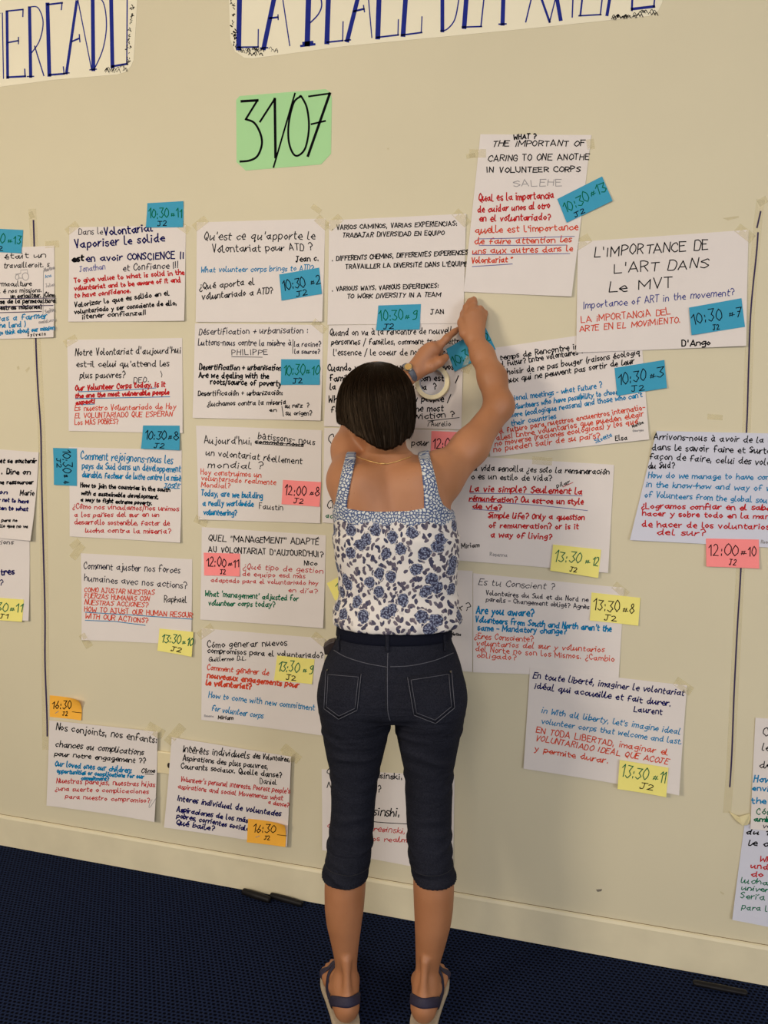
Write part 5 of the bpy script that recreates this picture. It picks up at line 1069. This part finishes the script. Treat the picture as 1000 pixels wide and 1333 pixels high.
for S, ox in ((LEGL, 450), (LEGR, 563)):
    zc = loc(ox, 1121, 1.856)[2]; cx, cy = np.interp(zc, *(np.array(sorted(S))[:, i] for i in (0, 1))), np.interp(zc, *(np.array(sorted(S))[:, i] for i in (0, 2))); Q = []
    for a in np.linspace(0, 2*math.pi, 61)[:-1]:
        d = Vector((math.cos(a), math.sin(a), 0)); p_, n_, i_, dd = jb.ray_cast(Vector((cx, cy, zc))+d*.095, -d)
        if p_ is not None: Q.append(np.array(p_)+np.array(d)*.0003)
    link_mesh('hem_stitching', *tube(Q, .0009, 6, closed=True), M['stitch_dark'], parent=jeans, local=True, smooth=True)
# belt and its loops, lying on the waistband
V = []; F = []; nb = 72; zs = [loc(510, y, 1.89)[2] for y in (826.5, 825.5, 822, 818, 813.5, 812.5)]; lf = (.0012, .0034, .0040, .0040, .0034, .0012)
for z, l in zip(zs, lf):
    for k in range(nb):
        a = 2*math.pi*k/nb; d = Vector((math.cos(a), math.sin(a), 0)); o_ = Vector((.0, -.04, z))
        p, n, i_, dd = jb.ray_cast(o_+d*.5, -d); V.append(np.array(p)+np.array(d)*l)
for j in range(len(zs)-1):
    for k in range(nb): F.append((j*nb+k, j*nb+(k+1) % nb, (j+1)*nb+(k+1) % nb, (j+1)*nb+k))
belt = child('belt', V, F, M['belt']); belt['label'] = 'dark navy fabric belt'
bb = BVHTree.FromPolygons([tuple(v_) for v_ in V], F)
for px, w in ((504.5, 5.0), (442.5, 3.4), (578.5, 5.0)):
    Q = []; U = []
    for y in np.linspace(826, 848, 9):
        p, n = hit(bb, px, y, .0014)
        if p is None: p, n = hit(jb, px, y, .0036)
        if p is not None: Q.append(p); U.append(n)
    if len(Q) > 2: link_mesh('belt_loop', *tube(Q, w*.0018*.5, 8, flat=.4, up=np.array(U)), M['denim'], parent=belt, local=True, smooth=True)
# dark leather pouch on the left hip
q = [loc(x, y, 1.90) for x, y in ((421.3, 839.5), (428, 834.5), (437, 832), (437, 850), (423.3, 850.5))]
V = [p+np.array([0, dy, 0]) for dy in (-.016, .02) for p in q]; F = [(4, 3, 2, 1, 0), (5, 6, 7, 8, 9)]+[(i, (i+1) % 5, 5+(i+1) % 5, 5+i) for i in range(5)]
o = child('belt_pouch', V, F, M['pouch'], smooth=False); bevel(o, .003); o['label'] = 'dark brown leather pouch at the left hip'

# ---- hair: a bob combed down from the crown
HR = rows([(470.5, 488, 496, 1.945, .006), (471.3, 484, 500, 1.945, .016), (473, 476, 508, 1.945, .036), (478, 466.5, 518, 1.945, .058), (484, 458.5, 526, 1.945, .072), (493, 450.5, 532.5, 1.942, .086), (504, 445, 537.3, 1.94, .096), (516, 441.2, 540, 1.94, .102), (533, 439.2, 541, 1.94, .106), (547, 439.4, 540.5, 1.938, .107), (558, 441, 539, 1.934, .105), (568, 444.5, 536.5, 1.928, .101), (578, 450, 532.5, 1.922, .094), (590, 458, 525, 1.915, .084)])
HR = np.array(sorted(HR))
def hair_pt(a, z, out=0.0):
    cx, cy, rx, ry = (np.interp(z, HR[:, 0], HR[:, i]) for i in range(1, 5)); return np.array([cx+(rx+out)*np.cos(a), cy+(ry+out)*np.sin(a), z+0*a])
ztop = HR[-1, 0]-.0004; zl = lambda y: loc(490, y, 1.935)[2]
def hem_z(a):
    s = math.sin(a)
    b0 = 553+9*max(0, math.cos(a))
    py = b0+(584-b0)*(-s)**2.2 if s <= 0 else b0-44*min(1, s*1.25)
    return zl(py)
NA, NZ = 300, 46; V = []; F = []; r = np.random.default_rng(4)
lock = np.zeros(NA); HJ = np.convolve(np.random.default_rng(9).normal(0, .0022, NA+4), np.ones(5)/5, 'valid')

for fr, am in ((5, .0016), (11, .0014), (23, .0012), (47, .0009), (83, .0006)): lock += am*np.sin(np.arange(NA)/NA*2*math.pi*fr+r.uniform(0, 6.28))
for j in range(NZ+1):
    t = j/NZ
    for i in range(NA):
        a = 2*math.pi*i/NA; zb = hem_z(a)+HJ[i]; tt = t**1.5 if t < 1 else 1; z = ztop+(zb-ztop)*tt
        V.append(hair_pt(a+.28*t*t, z, lock[i]*min(1, t*2)*(1.2)))
V = [np.array(v_) for v_ in V]
for j in range(NZ):
    for i in range(NA): F.append((j*NA+i, (j+1)*NA+i, (j+1)*NA+(i+1) % NA, j*NA+(i+1) % NA))
F.append(tuple(range(NA)))
k = len(V); ctr = np.array([HR[6, 1], HR[6, 2], 0])
for i in range(NA):                                             # turned-under edge and inner side
    v_ = V[NZ*NA+i]; d_ = (v_-ctr)*np.array([1, 1, 0]); V.append(v_-d_*.14+np.array([0, 0, .002]))
for i in range(NA):
    v_ = V[NZ*NA+i]; d_ = (v_-ctr)*np.array([1, 1, 0]); V.append(v_-d_*.22+np.array([0, 0, .05]))
for i in range(NA):
    j2 = (i+1) % NA; F.append((NZ*NA+i, k+i, k+j2, NZ*NA+j2)); F.append((k+i, k+NA+i, k+NA+j2, k+j2))
hair = child('hair', V, F, M['hair']); hair['label'] = 'dark brown chin-length bob'
uvl = hair.data.uv_layers.new(name='UVMap'); co = np.array(V); ang = np.arctan2(co[:, 1]-ctr[1], co[:, 0]-ctr[0])/(2*math.pi)
li = np.empty(len(hair.data.loops), np.int32); hair.data.loops.foreach_get('vertex_index', li)
uvl.data.foreach_set('uv', np.stack([ang[li]*6, co[li, 2]*8], 1).astype(np.float32).ravel())
VV = []; FF = []; UV = []
for s in range(1500):
    a0 = r.uniform(0, 2*math.pi); out = r.uniform(.0002, .0022); tw = r.normal(.0, .06); i0 = int(a0/(2*math.pi)*NA) % NA
    t0 = r.uniform(0.02, .45) if r.random() < .5 else r.uniform(.02, .12); t1 = r.uniform(.93, 1.012); zb = hem_z(a0); pts = []
    for t in np.linspace(t0, t1, 11): pts.append(hair_pt(a0+.28*t*t+tw*t+.012*math.sin(t*5+s), ztop+(zb-ztop)*t**1.5, lock[i0]*min(1, t*2)*1.2+out*math.sin(math.pi*min(1, .15+t*.8))))
    rad = np.interp(np.linspace(0, 1, 11), [0, .15, .8, 1], [.0002, .00055, .00055, .00015])
    vv, ff = tube(pts, rad, 3, caps=False); n0 = len(VV); VV += vv; FF += [tuple(x+n0 for x in f_) for f_ in ff]
st = child('hair_strands', VV, FF, M['hair'], parent=hair)
uvl = st.data.uv_layers.new(name='UVMap'); co = np.array(VV); sid = np.repeat(r.uniform(0, 6, 1500), 33); li = np.empty(len(st.data.loops), np.int32); st.data.loops.foreach_get('vertex_index', li)
uvl.data.foreach_set('uv', np.stack([sid[li], co[li, 2]*8], 1).astype(np.float32).ravel())

# ---- necklace, watch
Q = [];
for x, y in catmull([(463, 594.5), (472, 598), (485, 602), (498, 604.5), (512, 602.5), (525, 598.5), (535, 595)], 5):
    p, n = hit(body_bvh, x, y, .0016)
    if p is not None: Q.append(p)
if len(Q) > 3:
    nk = child('necklace', *tube(Q, .0011, 6), M['gold']); nk['label'] = 'thin gold chain'
    p, n = hit(body_bvh, 498, 604.5, .003); link_mesh('necklace_clasp', *tube([p-np.array([.006, 0, 0]), p+np.array([.006, 0, 0])], .0019, 8), M['gold'], parent=nk, local=True, smooth=True)
wc = loc(532.5, 486, 2.1465); fa = loc(545, 480, 2.153)-loc(520, 497, 2.138); fa /= np.linalg.norm(fa); n1 = np.cross(fa, [0, 1, 0]); n1 /= np.linalg.norm(n1); n2 = np.cross(fa, n1)
Q = [wc+.0265*math.cos(a)*n1+.0265*math.sin(a)*n2 for a in np.linspace(0, 2*math.pi, 41)[:-1]]
wb = child('watch', *tube(Q, .0085, 10, closed=True, flat=.24, up=np.array([(q-wc) for q in Q])), M['watch_band']); wb['label'] = 'wristwatch with a grey band'
dv = loc(528, 480.5, 2.12)-wc; dv = dv-fa*(dv@fa); dv /= np.linalg.norm(dv); p = wc+dv*.0275
link_mesh('watch_case', *tube([p-dv*.003, p+dv*.002, p+dv*.004], [.0125, .0125, .0105], 24), M['steel'], parent=wb, local=True, smooth=False)
link_mesh('watch_face', *tube([p+dv*.0038, p+dv*.0046], .0092, 24), M['gold'], parent=wb, local=True, smooth=False)

# ---- sandals
def sandal(ft, side):
    h, d, s = ft; hz0 = SOLE
    P = lambda f, l, z: h+d*f+s*l*side+np.array([0, 0, z-hz0])
    out = [(-.036, .0), (-.030, .021), (-.010, .033), (.03, .036), (.08, .041), (.13, .047), (.17, .043), (.20, .030), (.220, .0), (.224, -.020), (.213, -.037), (.18, -.043), (.13, -.040), (.08, -.034), (.03, -.033), (-.010, -.032), (-.030, -.021)]
    c = catmull(out, 4, closed=True); k = len(c); V = []; F = []
    lv = [(.0, .94), (.003, 1.0), (.010, 1.0), (.0125, .985), (.0135, .90)]
    cc = np.array([.09, 0])
    for z, sc in lv: V += [P(*(cc+(q-cc)*sc), z) for q in c]
    for j in range(len(lv)-1): F += [(j*k+i, j*k+(i+1) % k, (j+1)*k+(i+1) % k, (j+1)*k+i) for i in range(k)]
    F += [tuple(range(k-1, -1, -1)), tuple((len(lv)-1)*k+i for i in range(k))]
    sd = child('sandal', V, F, M['sole'], smooth=False); sd['label'] = 'beige-soled sandal with navy straps'
    def strap(pts, w, name='strap'):
        Q = catmull(pts, 6); B = []; U = []
        for q in Q:
            p = Vector(P(*q)); lc, nr, ii, dd = body_bvh.find_nearest(p)
            if lc is not None and (p-lc).length < .03:
                nn_ = np.array(nr); B.append(np.array(lc)+nn_*.0022); U.append(nn_)
            else: B.append(np.array(p)); U.append(np.array([0, 0, 1.0]))
        B = np.array(B); U = np.array(U)
        for _ in range(3): B[1:-1] = .5*B[1:-1]+.25*(B[:-2]+B[2:]); U[1:-1] = .5*U[1:-1]+.25*(U[:-2]+U[2:])
        link_mesh(name, *tube(B, w, 10, flat=.2, up=U), M['strap'], parent=sd, local=True, smooth=True)
    strap([(.050, .038, .012), (.038, .037, .036), (.012, .034, .058), (-.016, .022, .076), (-.032, 0, .082), (-.016, -.022, .076), (.012, -.033, .058), (.038, -.036, .036), (.050, -.036, .012)], .0120, 'heel_strap')
    strap([(.070, .044, .012), (.085, .040, .045), (.095, .02, .075), (.10, 0, .08), (.105, -.02, .07), (.11, -.04, .035), (.115, -.043, .012)], .011)
    strap([(.15, .048, .012), (.15, .042, .030), (.148, .02, .048), (.145, 0, .055), (.14, -.025, .048), (.135, -.042, .014)], .0125)
    strap([(.045, .040, .012), (.065, .042, .040), (.090, .034, .060), (.125, .0, .06), (.15, -.03, .035), (.16, -.044, .012)], .0105)
sandal(FL, -1); sandal(FR, 1)

# ---- roll of masking tape hanging from her left thumb
rc = on_wall(np.float64(563.2), np.float64(497.4), -.0185); ax = np.array([.04, -1, .04]); ax /= np.linalg.norm(ax)
e1 = np.cross(ax, [0, 0, 1.0]); e1 /= np.linalg.norm(e1); e2 = np.cross(e1, ax)
V = []; F = []; mi = []; n = 72
pr = [(.0352, -.0082), (.0362, -.0090), (.0462, -.0090), (.0472, -.0082), (.0472, .0082), (.0462, .0090), (.0362, .0090), (.0352, .0082)]
for i in range(n):
    a = 2*math.pi*i/n
    for rr, hh in pr: V.append(rc+(math.cos(a)*e1+math.sin(a)*e2)*rr-ax*hh*-1)
m = len(pr)
for i in range(n):
    for j in range(m): F.append((i*m+j, i*m+(j+1) % m, ((i+1) % n)*m+(j+1) % m, ((i+1) % n)*m+j))
roll = link_mesh('tape_roll', V, F, mat('tape_roll_side', srgb(226, 212, 172), 0.5, noisy(90, 0.05)), origin=rc)
for p_ in roll.data.polygons: p_.use_smooth = False
tag(roll, 'roll of cream masking tape hanging from her left hand, in front of the sheets', 'tape roll')
V = []; F = []
for i in range(n):
    a = 2*math.pi*i/n
    for rr, hh in [(.0338, -.0080), (.0353, -.0080), (.0353, .0080), (.0338, .0080)]: V.append(rc+(math.cos(a)*e1+math.sin(a)*e2)*rr+ax*hh)
for i in range(n):
    for j in range(4): F.append((i*4+j, i*4+(j+1) % 4, ((i+1) % n)*4+(j+1) % 4, ((i+1) % n)*4+j))
link_mesh('cardboard_core', V, F, mat('roll_core', srgb(176, 178, 186), 0.5, noisy(90, 0.05)), parent=roll, origin=rc)
